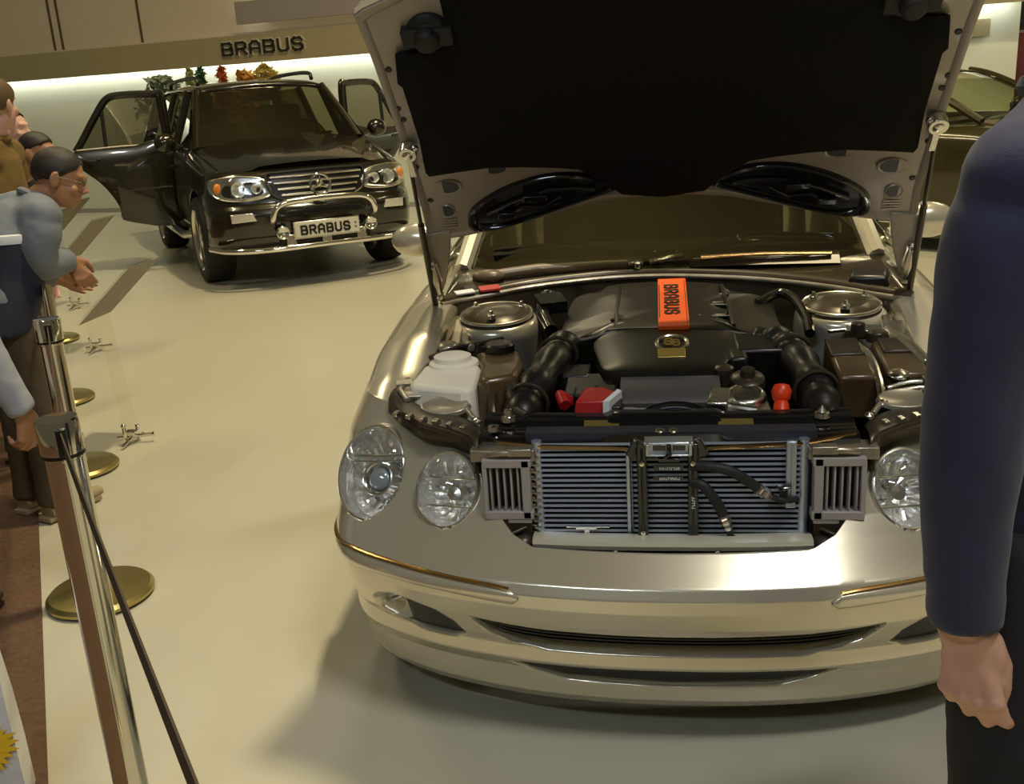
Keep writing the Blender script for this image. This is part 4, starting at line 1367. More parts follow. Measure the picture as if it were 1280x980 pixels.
def Q(x, z, off=0.0):
    a = abs(x); y = np.interp(a, QP[:, 0], QP[:, 1]) + np.interp(z, QZ, QY)
    return np.array((x, y - off, z))


P = []
for s in np.linspace(-1, 1, 61):
    a = abs(s); sg = 1 if s >= 0 else -1
    x = sg * np.interp(a, QA, QP[:, 0]); y = np.interp(a, QA, QP[:, 1])
    P.append([(x * (1 if z < .8 else 1 - .05 * (z - .8) / .2), y + np.interp(z, QZ, QY), z) for z in np.linspace(.36, 1.0, 40)])
MB().grid(P).build('front_bumper', suv_blk, suv)
# bonnet with a raised middle
P = []
for t in np.linspace(0, 1, 16):
    y = .10 + 1.22 * t; hw = .76 + .06 * t; z = .985 + .20 * t ** .8
    P.append([(hw * u, y + .14 * u * u * (1 - t) - .06 * u * u * t * 0, z + .045 * (1 - u * u) + (.018 if abs(u) < .62 else 0) - .05 * abs(u) ** 6 * (1 - t)) for u in np.linspace(-1, 1, 31)])
MB().grid(P).build('hood', suv_blk, suv)


def sprof(y):
    k = np.interp(y, [.2, .5, .9, 4.0, 4.6], [-.05, -.02, 0, 0, -.05])
    zt = np.interp(y, [.25, .5, 1.3, 4.6], [.96, 1.02, 1.16, 1.19])
    return [(.78 + k, zt + .012), (.845 + k, zt), (.895 + k, zt - .07), (.915 + k, zt - .22), (.925 + k, .70), (.915 + k, .52), (.88 + k, .42)]


for sg in (-1, 1):
    side_mesh(sg, .36, 1.25, sprof, 26, 22, arch=(.87, .39, .44)).build('fender', suv_blk, suv, sol=.02, soloff=-1)
    d = side_mesh(sg, 1.255, 2.04, sprof, 10, 22).build('front_door', suv_blk, suv, sol=.02, soloff=-1)
    mb = MB(); mb.tube([(sg * .93, 1.82, 1.0), (sg * .95, 1.86, 1.0), (sg * .95, 1.95, 1.0), (sg * .93, 1.98, 1.0)], .012, 8); mb.build('door_handle', suv_blk, d)
    side_mesh(sg, 2.96, 4.55, sprof, 34, 22, arch=(3.69, .39, .44)).build('rear_quarter', suv_blk, suv, sol=.02, soloff=-1)
    mb = MB(); mb.tube([(sg * .90, 1.30, .40), (sg * .98, 1.42, .385), (sg * .98, 3.05, .385), (sg * .90, 3.2, .40)], .038, 12); mb.build('side_step', bright, suv)
    for y in (.87, 3.69):
        wheel(suv, (sg * .81, y, .385), .385, .27, sg, bright, spokes=6)
        mb = MB(); a = np.linspace(-.05, PI + .05, 18)
        mb.grid([[(sg * x, y + .45 * math.cos(t), .39 + .45 * math.sin(t)) for x in (.60, .905)] for t in a]); mb.build('wheel_arch', suv_trim, suv)
    # mirrors, roof rails, pillars
    mb = MB(); mb.ell((sg * 1.03, 1.42, 1.24), (.10, .07, .085)); mb.tube([(sg * .88, 1.44, 1.19), (sg * .95, 1.43, 1.21)], .03, 8)
    m_ = mb.build('side_mirror', suv_blk, suv)
    mb = MB(); mb.ell((sg * 1.03, 1.478, 1.24), (.085, .02, .07)); mb.build('mirror_glass', chrome, m_)
    mb = MB(); mb.tube(cr([(sg * .57, 2.0, 1.75), (sg * .57, 2.12, 1.81), (sg * .57, 2.9, 1.825), (sg * .57, 3.8, 1.81), (sg * .57, 3.95, 1.75)], 6), .02, 10); mb.build('roof_rail', suv_trim, suv)
    A0, A1 = np.array((sg * .78, 1.25, 1.17)), np.array((sg * .62, 1.83, 1.68))
    mb = MB(); mb.tube([A0, (A0 + A1) / 2 + (0, 0, .015), A1], .035, 10); mb.build('windshield_pillar', suv_blk, suv)
    for nm, y in (('door_pillar', 2.05), ('rear_pillar', 2.97), ('tail_pillar', 4.2)):
        mb = MB(); mb.tube([(sg * .86, y + (.25 if y > 4 else 0), 1.15), (sg * .66, y, 1.69)], .04 if y < 4 else .07, 10); mb.build(nm, suv_blk, suv)
    mb = MB(); mb.grid([[(sg * .86, y0, 1.165), (sg * (.665 + .0), y1, 1.675)] for y0, y1 in ((1.28, 1.82), (1.5, 1.86), (2.02, 2.02))]); mb.build('side_window', glass_suv, suv)
    mb = MB(); mb.grid([[(sg * .86, y0, 1.165), (sg * .665, y1, 1.675)] for y0, y1 in ((2.99, 2.99), (3.6, 3.6), (4.4, 4.18))]); mb.build('side_window', glass_suv, suv)
    mb = MB(); mb.box((sg * .84, 2.5, .44), (.10, .95, .10)); mb.build('door_sill', suv_trim, suv, bev=.01)
P = []
for t in np.linspace(0, 1, 9):
    P.append([((.755 - .145 * t) * u, 1.24 + .58 * t + .10 * (u * u - 1) * 1.0, 1.185 + .505 * t + .015 * math.sin(PI * t)) for u in np.linspace(-1, 1, 17)])
MB().grid(P).build('windshield', glass_suv, suv)
P = []
for y, z, hw in ((1.80, 1.685, .63), (1.86, 1.712, .645), (2.1, 1.735, .655), (2.8, 1.755, .66), (3.6, 1.75, .66), (4.1, 1.73, .65), (4.28, 1.70, .63)):
    P.append([(hw * u, y - .08 * (1 - u * u) * (1 if y < 2 else 0), z + .03 * (1 - u * u) - .03 * abs(u) ** 8) for u in np.linspace(-1, 1, 21)])
MB().grid(P).build('roof', suv_blk, suv, sol=.03)
mb = MB(); mb.grid([[(x, 4.3, 1.69), (x * 1.15, 4.5, 1.17)] for x in np.linspace(-.6, .6, 5)]); mb.build('rear_window', glass_suv, suv)
mb = MB(); mb.grid([[(x, 4.5, 1.18), (x * 1.02, 4.58, .95), (x * 1.02, 4.62, .6), (x, 4.55, .4)] for x in np.linspace(-.86, .86, 9)]); mb.build('tailgate', suv_blk, suv, sol=.03)
mb = MB()
mb.box((0, 2.45, .40), (1.66, 4.0, .08)); mb.box((0, 1.22, .75), (1.5, .06, .7))
mb.build('cabin_floor', interior, suv, smooth=False)
mb = MB(); mb.prism([(1.20, 1.05), (1.42, 1.20), (1.60, 1.15), (1.65, .8), (1.3, .7)], -.74, .74, B=np.array([(0, 1, 0), (0, 0, 1), (1, 0, 0)]).T); mb.build('dashboard', interior, suv, bev=.02)
seat_m = mat('seat_leather', (.10, .085, .055), .5)
for x in (-.38, .38):
    for y in (2.05, 2.95):
        mb = MB(); mb.box((x, y - .05, .72), (.52, .52, .16)); mb.box((x, y + .24, 1.05), (.50, .13, .62), rotm(-14)); mb.box((x, y + .34, 1.43), (.27, .09, .17), rotm(-14)); mb.build('seat', seat_m, suv, bev=.04)
mb = MB(); mb.torus((.38, 1.66, 1.20), (0, -.85, .5), .18, .014, 36, 8); mb.tube([(.38, 1.50, 1.08), (.38, 1.65, 1.19)], .03, 10); mb.tube([(.22, 1.665, 1.205), (.54, 1.665, 1.205)], .014, 8)
mb.build('steering_wheel', suv_trim, suv)
mb = MB(); mb.box((0, 1.72, 1.60), (.24, .03, .07)); mb.build('inner_mirror', suv_trim, suv, bev=.01)
for sg in (-1, 1):
    mb = MB(); mb.tube([(sg * .05 + .1, 1.22, 1.195), (sg * .25 + .15, 1.28, 1.24), (sg * .33 + .33 * sg * .3 + .1, 1.30, 1.235)], .010, 8); mb.build('wiper_arm', suv_trim, suv)

# rear doors, swung wide open
def open_door(hx, hy, ang, sg):
    """door drawn in its own plane: u from the hinge outwards, z up; its outer skin faces the camera"""
    ca, sa = math.cos(ang), math.sin(ang)
    U = np.array((sg * ca, sa, 0)); N = np.array((sg * sa, -ca, 0)) if sg > 0 else np.array((-sa * 1.0, -ca, 0))
    o = np.array((hx, hy, 0))
    B = np.array([U, (0, 0, 1), np.cross(U, (0, 0, 1))]).T
    k = 1 if np.dot(B[:, 2], N) > 0 else -1
    W_ = lambda u, z, d=0: o + U * u + np.array((0, 0, z)) + B[:, 2] * d * k
    lower = [(.0, .46), (.52, .50), (.555, .60), (.61, .74), (.70, .88), (.80, .98), (.875, 1.06), (.895, 1.16), (.87, 1.205), (.4, 1.215), (.0, 1.205)]
    mb = MB()
    n = len(lower); c = cr(lower, 4, True)
    cen = c.mean(0)
    rows = []
    for kk, d in ((.93, -.10), (1.0, -.07), (1.0, -.02), (.985, .0), (.93, .008), (.5, .022), (.02, .026)):
        rows.append([W_(cen[0] + (p[0] - cen[0]) * kk, cen[1] + (p[1] - cen[1]) * kk, d) for p in c])
    mb.grid(rows, cv=True, cap0=True, cap1=True)
    door = mb.build('rear_door', suv_blk, suv)
    fr = [(.015, 1.20), (.02, 1.66), (.10, 1.69), (.40, 1.695), (.53, 1.66), (.66, 1.50), (.80, 1.30), (.875, 1.20)]
    mb = MB(); mb.tube([W_(u, z, -.04) for u, z in cr(fr, 5)], .034, 10); mb.tube([W_(.03, 1.2, -.035), W_(.04, 1.67, -.035)], .034, 8)
    mb.build('window_frame', suv_blk, door)
    mb = MB(); mb.tube([W_(.60, 1.21, -.035), W_(.585, 1.60, -.035)], .018, 8); mb.build('window_divider', suv_trim, door)
    gl = [(.03, 1.20), (.04, 1.67), (.40, 1.685), (.53, 1.65), (.66, 1.49), (.80, 1.29), (.86, 1.20)]
    mb = MB(); mb.add([W_(u, z, -.04) for u, z in gl], [tuple(range(len(gl)))]); mb.build('window_glass', glass_suv, door, smooth=False)
    mb = MB(); mb.tube([W_(.02, 1.212, -.012), W_(.45, 1.222, -.012), W_(.87, 1.212, -.012)], .010, 8); mb.build('trim_strip', dull_metal, door)
    mb = MB(); mb.tube([W_(.04, .80, .016), W_(.35, .80, .024), W_(.60, .80, .010)], .012, 8); mb.build('rub_strip', suv_blk, door)
    mb = MB(); mb.tube([W_(.68, 1.11, .016), W_(.71, 1.11, .04), W_(.80, 1.112, .038), W_(.83, 1.112, .012)], .014, 8); mb.build('door_handle', suv_blk, door)
    mb = MB(); mb.box(W_(.32, .86, -.12), (.05, .05, .05)); mb.tube([W_(.1, .92, -.12), W_(.55, .98, -.12)], .04, 8); mb.build('arm_rest', interior, door)


open_door(-.90, 2.04, R(2), -1)
open_door(.90, 2.04, R(-28) * -1, 1)

# ---- face
for sg in (-1, 1):
    out = [(.41, .80), (.43, .90), (.50, .945), (.65, .965), (.80, .955), (.86, .93), (.865, .86), (.83, .795), (.72, .765), (.55, .765)]
    c = cr(out, 4, True); cen = c.mean(0)
    rows = [[Q(sg * (cen[0] + (p[0] - cen[0]) * k), cen[1] + (p[1] - cen[1]) * k, d) for p in c] for k, d in ((1.04, -.01), (1.03, .012), (1.0, .014), (.96, .006), (.8, -.0), (.02, -.0))]
    hl = MB().grid(rows, cv=True, cap1=True).build('headlamp', bright, suv)
    rows = [[Q(sg * (cen[0] + (p[0] - cen[0]) * k), cen[1] + (p[1] - cen[1]) * k, d) for p in c] for k, d in ((1.0, .014), (.9, .030), (.6, .042), (.02, .046))]
    MB().grid(rows, cv=True, cap1=True).build('lens', glass_lamp, hl)
    mb = MB()
    for x, r in ((.66, .062), (.52, .045)):
        mb.lathe([(r, .02), (r * .8, .005), (r * .4, -.0), (.001, .0)], Q(sg * x, .855, .0), (0, -1, .1), 20)
    mb.build('lamp_bowl', refl_m, hl)
    mb = MB(); mb.ell(Q(sg * .815, .87, .004), (.032, .015, .045)); mb.build('turn_signal', amber, hl)
    mb = MB(); mb.prism([(-.10, -.030), (.10, -.038), (.105, .035), (-.07, .038)], -.01, .016, o=Q(sg * .66, .625), B=np.array([(sg, 0.25, 0), (0, 0, 1), (0, -1, 0)]).T)
    fl = mb.build('fog_lamp', refl_m, suv, bev=.004)
    mb = MB(); mb.lathe([(.052, -.05), (.058, -.02), (.056, .0), (.050, .006), (.03, -.012), (.001, -.02)], (sg * .385, -.145, .49), (0, -1, 0), 24)
    mb.tube([(sg * .385, -.10, .49), (sg * .385, .03, .47)], .02, 8)
    rl_ = mb.build('round_lamp', chrome, suv)
    MB().lathe([(.052, .002), (.04, .014), (.001, .018)], (sg * .385, -.145, .49), (0, -1, 0), 24).build('lens', glass_lamp, rl_)
# grille
mb = MB()
P = [[Q(x, z, .004) for z in np.linspace(.735, .965, 8)] for x in np.linspace(-.385, .385, 20)]
gr = mb.grid(P).build('grille', black_pl, suv)
for z in (.785, .835, .885, .935):
    hw = .30 + .10 * (z - .74) / .2
    MB().tube([Q(x, z, .022) for x in np.linspace(-hw, hw, 20)], .0105, 8).build('grille_bar', bright, gr)
mb = MB(); mb.tube(cr([Q(-.29, .735, .01), Q(-.40, .80, .012), Q(-.425, .955, .012), Q(-.30, .972, .016), Q(0, .976, .018), Q(.30, .972, .016), Q(.425, .955, .012), Q(.40, .80, .012), Q(.29, .735, .01)], 4), .012, 8)
mb.build('grille_frame', suv_trim, gr)
# ring with three points
c = np.array((0, -.055, .855))
mb = MB(); ax = np.array((0, -1.0, .12)); ax /= np.linalg.norm(ax)
mb.torus(c, ax, .085, .012, 40, 10, x=(1, 0, 0))
B = np.array([(1, 0, 0), np.cross(ax, (1, 0, 0)), ax]).T
for k in range(3):
    a = PI / 2 + k * 2 * PI / 3
    d = lambda r, t: np.array((r * math.cos(t), r * math.sin(t)))
    tip, l, r2 = d(.085, a), d(.017, a + 1.05), d(.017, a - 1.05)
    p = lambda q, h: c + B @ np.array((q[0], q[1], h))
    mb.add([p((0, 0), .016), p(l, .002), p(tip, .003), p(r2, .002), p((0, 0), -.01)], [(0, 1, 2), (0, 2, 3), (4, 2, 1), (4, 3, 2)])
mb.tube([c, c + np.array((0, .08, 0))], .03, 10)
mb.build('star_emblem', chrome, gr, angle=20)
# bull bar
mb = MB()
pts = cr([(-.43, -.02, .56), (-.445, -.10, .60), (-.42, -.115, .68), (-.34, -.12, .73), (-.15, -.125, .745), (.15, -.125, .745), (.34, -.12, .73), (.42, -.115, .68), (.445, -.10, .60), (.43, -.02, .56)], 6)
mb.tube(pts, .026, 14)
mb.build('bull_bar', chrome, suv)
mb = MB(); mb.tube(cr([(-.93, .26, .37), (-.80, .06, .355), (-.5, -.07, .35), (0, -.10, .355), (.5, -.07, .35), (.80, .06, .355), (.93, .26, .37)], 6), .026, 12)
mb.build('lower_bar', chrome, suv)
for x in (-.31, .0, .31):
    mb = MB(); mb.box((x, -.085, .405), (.085, .02, .115), rotm(-8)); mb.build('bar_bracket', bright, suv, bev=.006)
mb = MB(); mb.box((0, -.05, .40), (.80, .05, .06)); mb.build('lower_grille', black_pl, suv, bev=.008)
mb = MB(); P = [[Q(x, z, .004) for z in (.60, .64, .69, .715)] for x in np.linspace(-.37, .37, 14)]
mb.grid(P).build('bumper_slot', black_gl, suv)
mb = MB(); mb.box((0, -.125, .492), (.56, .012, .125)); pl_ = mb.build('number_plate', plate_m, suv, bev=.004)
mb = MB(); mb.box((0, -.118, .492), (.58, .012, .145)); mb.build('plate_frame', bright, pl_, bev=.004)
mb = MB(); u = -.225
for ch in 'BRABUS':
    letter(mb, ch, (u, -.1315, .458), (1, 0, 0), (0, 0, 1), .066, .26, .003, .88); u += .0745
mb.build('plate_letter', ink, pl_, smooth=False)
mb = MB(); mb.box((.25, -.1315, .51), (.02, .001, .02)); mb.box((.25, -.1315, .475), (.02, .001, .02)); mb.build('plate_stamp', grey_pl, pl_, smooth=False)

# ---- car at the far right
oc = thing('olive_saloon_car', 'dark olive car parked behind the man in the blue suit', 'car', (4.44, 6.56, 0), R(48))
oc.scale = (1.12, 1.12, 1.12)
P = []
for s in np.linspace(-1, 1, 41):
    P.append([S(s, z, 0, False) for z in np.linspace(.15, .79, 18)])
MB().grid(P).build('front_bumper', olive_paint, oc)
for sg in (-1, 1):
    side_mesh(sg, .44, 1.86, fprof, 40, 24, arch=(.87, .33, .365)).build('fender', olive_paint, oc, sol=.006)
    MB().lathe([(.12, -.05), (.12, .0), (.09, .03), (.001, .04)], (sg * .74, .27, .66), (sg * .3, -.9, .3), 24, sy=.8).build('headlamp', bright, oc)
P = []
for t in np.linspace(0, 1, 14):
    y = .24 + 1.22 * t; P.append([(.75 * u, y + .25 * u * u * (1 - t), .76 + .23 * t ** .7 + .03 * (1 - u * u)) for u in np.linspace(-1, 1, 15)])
MB().grid(P).build('hood', olive_paint, oc)
coupe_shell(oc, olive_paint, glass_pale)

# ================================================================== people
skin = mat('skin', (.60, .35, .26), .5, noise=(30, .25, (.66, .38, .30)))
skin2 = mat('skin_dark', (.36, .17, .085), .55, noise=(14, .25, (.42, .21, .11)))
hair_blk = mat('black_hair', (.015, .010, .007), .5, bump=(300, .25))
hair_brn = mat('brown_hair', (.10, .055, .022), .55, bump=(300, .25))
navy = mat('navy_suit', (.017, .021, .062), .8, sheen=.15, bump=(500, .15), noise=(5, .3, (.023, .027, .075)))
dark_tr = mat('dark_trousers', (.010, .010, .014), .85, bump=(300, .1))
brown_tr = mat('brown_trousers', (.075, .055, .034), .85, bump=(300, .1))
greyblue = mat('grey_blue_jacket', (.17, .195, .235), .75, bump=(9, .5), noise=(4, .3, (.21, .23, .26)))
lightgrey = mat('light_grey_sleeve', (.36, .38, .43), .8, bump=(10, .4))
olive_j = mat('olive_jacket', (.16, .10, .022), .8, bump=(10, .4))
dark_cl = mat('dark_cloth', (.02, .016, .014), .8)
shoe_m = mat('dark_shoe', (.012, .012, .010), .4)
shoe_tan = mat('tan_shoe', (.34, .27, .16), .6)

def nrm_(v):
    v = np.array(v, float); return v / np.linalg.norm(v)


def hand(mb, wr, d, pal, th, curl=35, size=1.0, spread=4, tcurl=25, close=0.0, tab=.62):
    """wr wrist, d towards the fingers, pal palm normal (fingers curl that way), th towards the thumb side"""
    d = nrm_(d); pal = nrm_(np.array(pal) - d * (d @ np.array(pal))); th = np.cross(pal, d) * (1 if np.cross(pal, d) @ np.array(th) > 0 else -1)
    s = size
    wr = np.array(wr, float)
    kn = []
    for i, (off, L) in enumerate(((.030, .098), (.010, .102), (-.010, .096), (-.028, .086))):
        k = wr + (d * L * .98 + th * off) * s - pal * .004 * s
        kn.append(k)
        mb.tube([wr + th * off * .55 * s, (wr + k) / 2 + pal * .003 * s, k], [.020 * s, .0155 * s, .0115 * s], 10)
        mb.ell(k - pal * .003 * s, .0115 * s)
    mb.ell(wr + d * .05 * s, np.array((.034, .048, .017)) * s, np.array([th, d, pal]).T, 18, 12)
    mb.ell(wr + (d * .035 + th * .026 + pal * .008) * s, np.array((.018, .034, .016)) * s, np.array([th, d, pal]).T, 14, 10)
    for i, (k, L) in enumerate(zip(kn, ((.040, .025, .020), (.045, .028, .021), (.041, .026, .020), (.032, .020, .018)))):
        a = R(curl * (.8 + .12 * i)); p = k; pts = [p]; t = 0
        sp = R((1.5 - i) * spread)
        for j, l in enumerate(L):
            t += a * (1.0 if j else .85)
            v = d * math.cos(t) + pal * math.sin(t) + th * math.sin(sp) * (1 - close)
            p = p + nrm_(v) * l * s; pts.append(p)
        mb.tube(pts, np.array([.0108, .0098, .0090, .0074]) * s, 10)
        for q, r in zip(pts[1:], (.0100, .0092, .0075)): mb.ell(q, r * s, None, 10, 8)
    b = wr + (d * .022 + th * .030 + pal * .008) * s
    b = b - th * (.62 - tab) * .012 * s
    t1 = b + nrm_(d * .75 + th * tab + pal * .25) * .040 * s
    t2 = t1 + nrm_(d * .95 + th * (.10 if tab > .5 else -.04) + pal * math.sin(R(tcurl))) * .032 * s
    t3 = t2 + nrm_(d * .95 - th * .10 + pal * math.sin(R(tcurl * 1.6))) * .024 * s
    mb.tube([b, t1, t2, t3], np.array([.017, .0135, .0115, .0090]) * s, 10)
    for q, r in ((t1, .0135), (t2, .0118), (t3, .0092)): mb.ell(q, r * s, None, 10, 8)


def head(mb, c, fwd, up):
    fwd = nrm_(fwd); up = nrm_(np.array(up) - fwd * (fwd @ np.array(up))); rt = np.cross(fwd, up)
    B = np.array([rt, fwd, up]).T
    L = lambda x, y, z: np.array(c) + B @ np.array((x, y, z))
    mb.ell(L(0, -.008, .03), (.076, .096, .088), B, 24, 16)
    mb.ell(L(0, .022, -.035), (.060, .070, .078), B, 22, 14)
    mb.ell(L(0, .062, -.088), (.028, .022, .022), B, 14, 10)
    mb.tube([L(0, .090, .012), L(0, .104, -.018), L(0, .112, -.034)], [.010, .013, .016], 10)
    mb.ell(L(.013, .098, -.036), .009); mb.ell(L(-.013, .098, -.036), .009)
    mb.tube([L(-.045, .078, .028), L(0, .094, .028), L(.045, .078, .028)], [.010, .012, .010], 10)
    mb.tube([L(-.022, .086, -.062), L(0, .093, -.060), L(.022, .086, -.062)], .0075, 8)
    mb.tube([L(-.020, .084, -.074), L(0, .090, -.075), L(.020, .084, -.074)], .008, 8)
    for s in (-1, 1):
        mb.ell(L(s * .040, .068, -.028), (.024, .018, .022), B)
        mb.ell(L(s * .077, -.004, -.008), (.010, .020, .032), B, 12, 10)
        mb.tube([L(s * .082, -.016, -.02), L(s * .089, -.02, .0), L(s * .087, -.012, .022), L(s * .080, .006, .024)], .0055, 8)
    return L, B


def hair(parent, c, fwd, up, m, front=52, side=88, back=122, k=1.04, name='hair'):
    fwd = nrm_(fwd); up = nrm_(np.array(up) - fwd * (fwd @ np.array(up))); rt = np.cross(fwd, up)
    B = np.array([rt, fwd, up]).T
    P = []; rd = random.Random(4)
    for i in range(40):
        ph = 2 * PI * i / 40
        f = math.sin(ph)
        lim = side + (front - side) * max(0, f) ** 1.3 + (back - side) * max(0, -f) ** .8 + rd.uniform(-4, 4)
        row = []
        for j in range(14):
            th = R(max(1, lim * j / 13)); w_ = 1 + rd.uniform(-.012, .012)
            kk = k * (w_ if j < 13 else .965)
            row.append(np.array(c) + B @ np.array((.079 * kk * math.sin(th) * math.cos(ph), -.008 + .100 * kk * math.sin(th) * math.sin(ph), .03 + .092 * kk * math.cos(th))))
        P.append(row)
    return MB().grid(P, cu=True).build(name, m, parent, sol=.009)


def person(label, J, top_m, leg_m, skin_m, hair_m, shoe_mat, vox=.006, group=None, cat='person', top_name='jacket', hairkw=None, sl=1.0, hands=None, loose=1.0, sleeve_m=None):
    """J: pelvis, chest, neck, head, hfwd, hup, lat (towards the person's left), and per side s in 'LR': sh, el, wr, hip, kn, an, toe"""
    lat = nrm_(J['lat'])
    A = {k: np.array(v, float) for k, v in J.items()}
    mb = MB()
    # trunk, limbs, head and hands: one surface
    mb.tube([A['pelvis'] - (0, 0, .08), A['pelvis'], (A['pelvis'] + A['chest']) / 2, A['chest'], A['neck'] * .6 + A['chest'] * .4], [.10, .15, .135, .155, .11], 20, up=lat, flat=.68)
    mb.tube([A['neck'] * .8 + A['chest'] * .2, A['neck'], A['head'] - nrm_(A['hup']) * .05 - nrm_(A['hfwd']) * .01], [.075, .058, .055], 16)
    head(mb, A['head'], A['hfwd'], A['hup'])
    for s in 'LR':
        mb.tube(cr([A['chest'] * .5 + A['neck'] * .2 + A['sh' + s] * .3, A['sh' + s], A['el' + s], A['wr' + s]], 4), [.06, .06, .058, .055, .052, .05, .047, .045, .042, .040, .036, .031, .027], 14)
        mb.tube(cr([A['pelvis'] * .5 + A['hip' + s] * .5, A['hip' + s], A['kn' + s], A['an' + s]], 4), [.09, .088, .086, .083, .080, .072, .064, .058, .055, .055, .052, .044, .038], 14)
        t = A['toe' + s]; a = A['an' + s]
        mb.tube([a + (0, 0, -.02), a * .5 + t * .5 + (0, 0, -.02), t], [.035, .032, .025], 10)
        hk = (hands or {}).get(s, {})
        fd = nrm_(A['wr' + s] - A['el' + s])
        hand(mb, A['wr' + s], hk.get('d', fd), hk.get('pal', -lat * (1 if s == 'L' else -1)), hk.get('th', A['hfwd']), hk.get('curl', 28), tcurl=hk.get('tcurl', 25), size=hk.get('size', 1.0), close=hk.get('close', 0), tab=hk.get('tab', .62))
    body = mb.build('person', skin_m, None, remesh=vox, smo=2)
    tag(body, label, cat, group)
    hair(body, A['head'], A['hfwd'], A['hup'], hair_m, **(hairkw or {}))
    # jacket
    q = loose
    hem = A['pelvis'] - (0, 0, .10 * sl)
    mb = MB()
    mb.tube([hem, A['pelvis'] + (0, 0, .02), (A['pelvis'] + A['chest']) / 2, A['chest'], A['chest'] * .35 + A['neck'] * .65, A['neck']], np.array([.185, .185, .175, .195, .15, .075]) * q, 24, up=lat, flat=.72)
    for s in 'LR':
        mb.ell(A['sh' + s], .072 * q)
        mb.tube([A['chest'] * .35 + A['neck'] * .35 + A['sh' + s] * .3, A['sh' + s]], [.085 * q, .078 * q], 16)
        mb.tube([A['neck'] - nrm_(A['neck'] - A['chest']) * .02, A['neck'] * .45 + A['sh' + s] * .55 - nrm_(A['neck'] - A['chest']) * .012, A['sh' + s]], [.070 * q, .072 * q, .075 * q], 16)
    sm_b = mb
    sv = MB()
    for s in 'LR':
        dst = sv if sleeve_m else mb
        cuff = A['wr' + s] - nrm_(A['wr' + s] - A['el' + s]) * .0
        dst.tube(np.vstack([[A['chest'] * .45 + A['neck'] * .1 + A['sh' + s] * .45], cr([A['sh' + s], A['el' + s], cuff], 6)]), np.array([.070, .073, .075, .077, .074, .070, .067, .064, .063, .062, .060, .058, .055, .053]) * q, 18)
    top = mb.build(top_name, top_m, body, remesh=.010, smo=12)
    tx = bpy.data.textures.get('folds') or bpy.data.textures.new('folds', 'CLOUDS')
    tx.noise_scale = .13; tx.noise_depth = 2

    def folds(o, st):
        md = o.modifiers.new('folds', 'DISPLACE'); md.texture = tx; md.strength = st; md.mid_level = .5; md.texture_coords = 'GLOBAL'
    folds(top, .016)
    if sleeve_m:
        o = sv.build('sleeves', sleeve_m, top, remesh=.010, smo=12); folds(o, .016)
    mb = MB(); mb.torus(A['neck'] + (A['neck'] - A['chest']) * .05, A['neck'] - A['chest'], .068 * q, .016, 24, 8); mb.build('collar', sleeve_m or top_m, top)
    # trousers
    mb = MB()
    mb.tube([A['pelvis'] - (0, 0, .10), A['pelvis'] + (0, 0, .07)], [.15, .155], 20, up=lat, flat=.74)
    for s in 'LR':
        mb.tube(cr([A['pelvis'] * .45 + A['hip' + s] * .55, A['hip' + s], A['kn' + s], A['an' + s] + (0, 0, -.02)], 5), np.array([.10, .105, .104, .102, .100, .097, .092, .086, .082, .079, .077, .075, .073, .071, .070, .070]), 16)
    tr = mb.build('trousers', leg_m, body, remesh=.011, smo=4); folds(tr, .012)
    for s in 'LR':
        t, a = A['toe' + s].copy(), A['an' + s].copy()
        f = nrm_((t - a) * (1, 1, 0)); g = a[2] - .075
        mb = MB()
        h0 = np.array((a[0], a[1], g)) - f * .05
        mb.tube([h0 + (0, 0, .035), h0 + f * .10 + (0, 0, .045), h0 + f * .19 + (0, 0, .032), h0 + f * .275 + (0, 0, .026)], [.040, .046, .044, .026], 14, up=np.cross(f, (0, 0, 1)), flat=.8)
        mb.box(h0 + f * .115 + (0, 0, .008), (.075, .27, .016), np.array([np.cross(f, (0, 0, 1)), f, (0, 0, 1)]).T)
        mb.build('shoe', shoe_mat, body)
    return body


def standing(x, y, ang, h=1.75, lean=0.0, stance=.11, step=0.0):
    """upright figure; ang is the heading in degrees (0 = +y, away from the camera; positive turns left)"""
    k = h / 1.75
    f = np.array((-math.sin(R(ang)), math.cos(R(ang)), 0)); l = np.array((-f[1], f[0], 0)); o = np.array((x, y, 0.0)); z = np.array((0, 0, 1.0))
    J = dict(lat=l, pelvis=o + z * .96 * k, chest=o + z * 1.28 * k + f * lean * .6, neck=o + z * 1.49 * k + f * lean * .95, head=o + z * 1.635 * k + f * (lean * 1.2 + .02), hfwd=f, hup=z)
    for s, g in (('L', 1), ('R', -1)):
        J['sh' + s] = o + z * 1.42 * k + l * g * .185 * k + f * lean * .9
        J['el' + s] = o + z * 1.12 * k + l * g * .235 * k + f * (lean * .6 - .02)
        J['wr' + s] = o + z * .87 * k + l * g * .235 * k + f * (lean * .6 + .05)
        st = step * g
        J['hip' + s] = o + z * .90 * k + l * g * .09
        J['kn' + s] = o + z * .50 * k + l * g * stance + f * (st * .6 + .02)
        J['an' + s] = o + z * .085 + l * g * stance + f * (st - .03)
        J['toe' + s] = J['an' + s] + f * .17 - z * .055
    return J, f, l, z


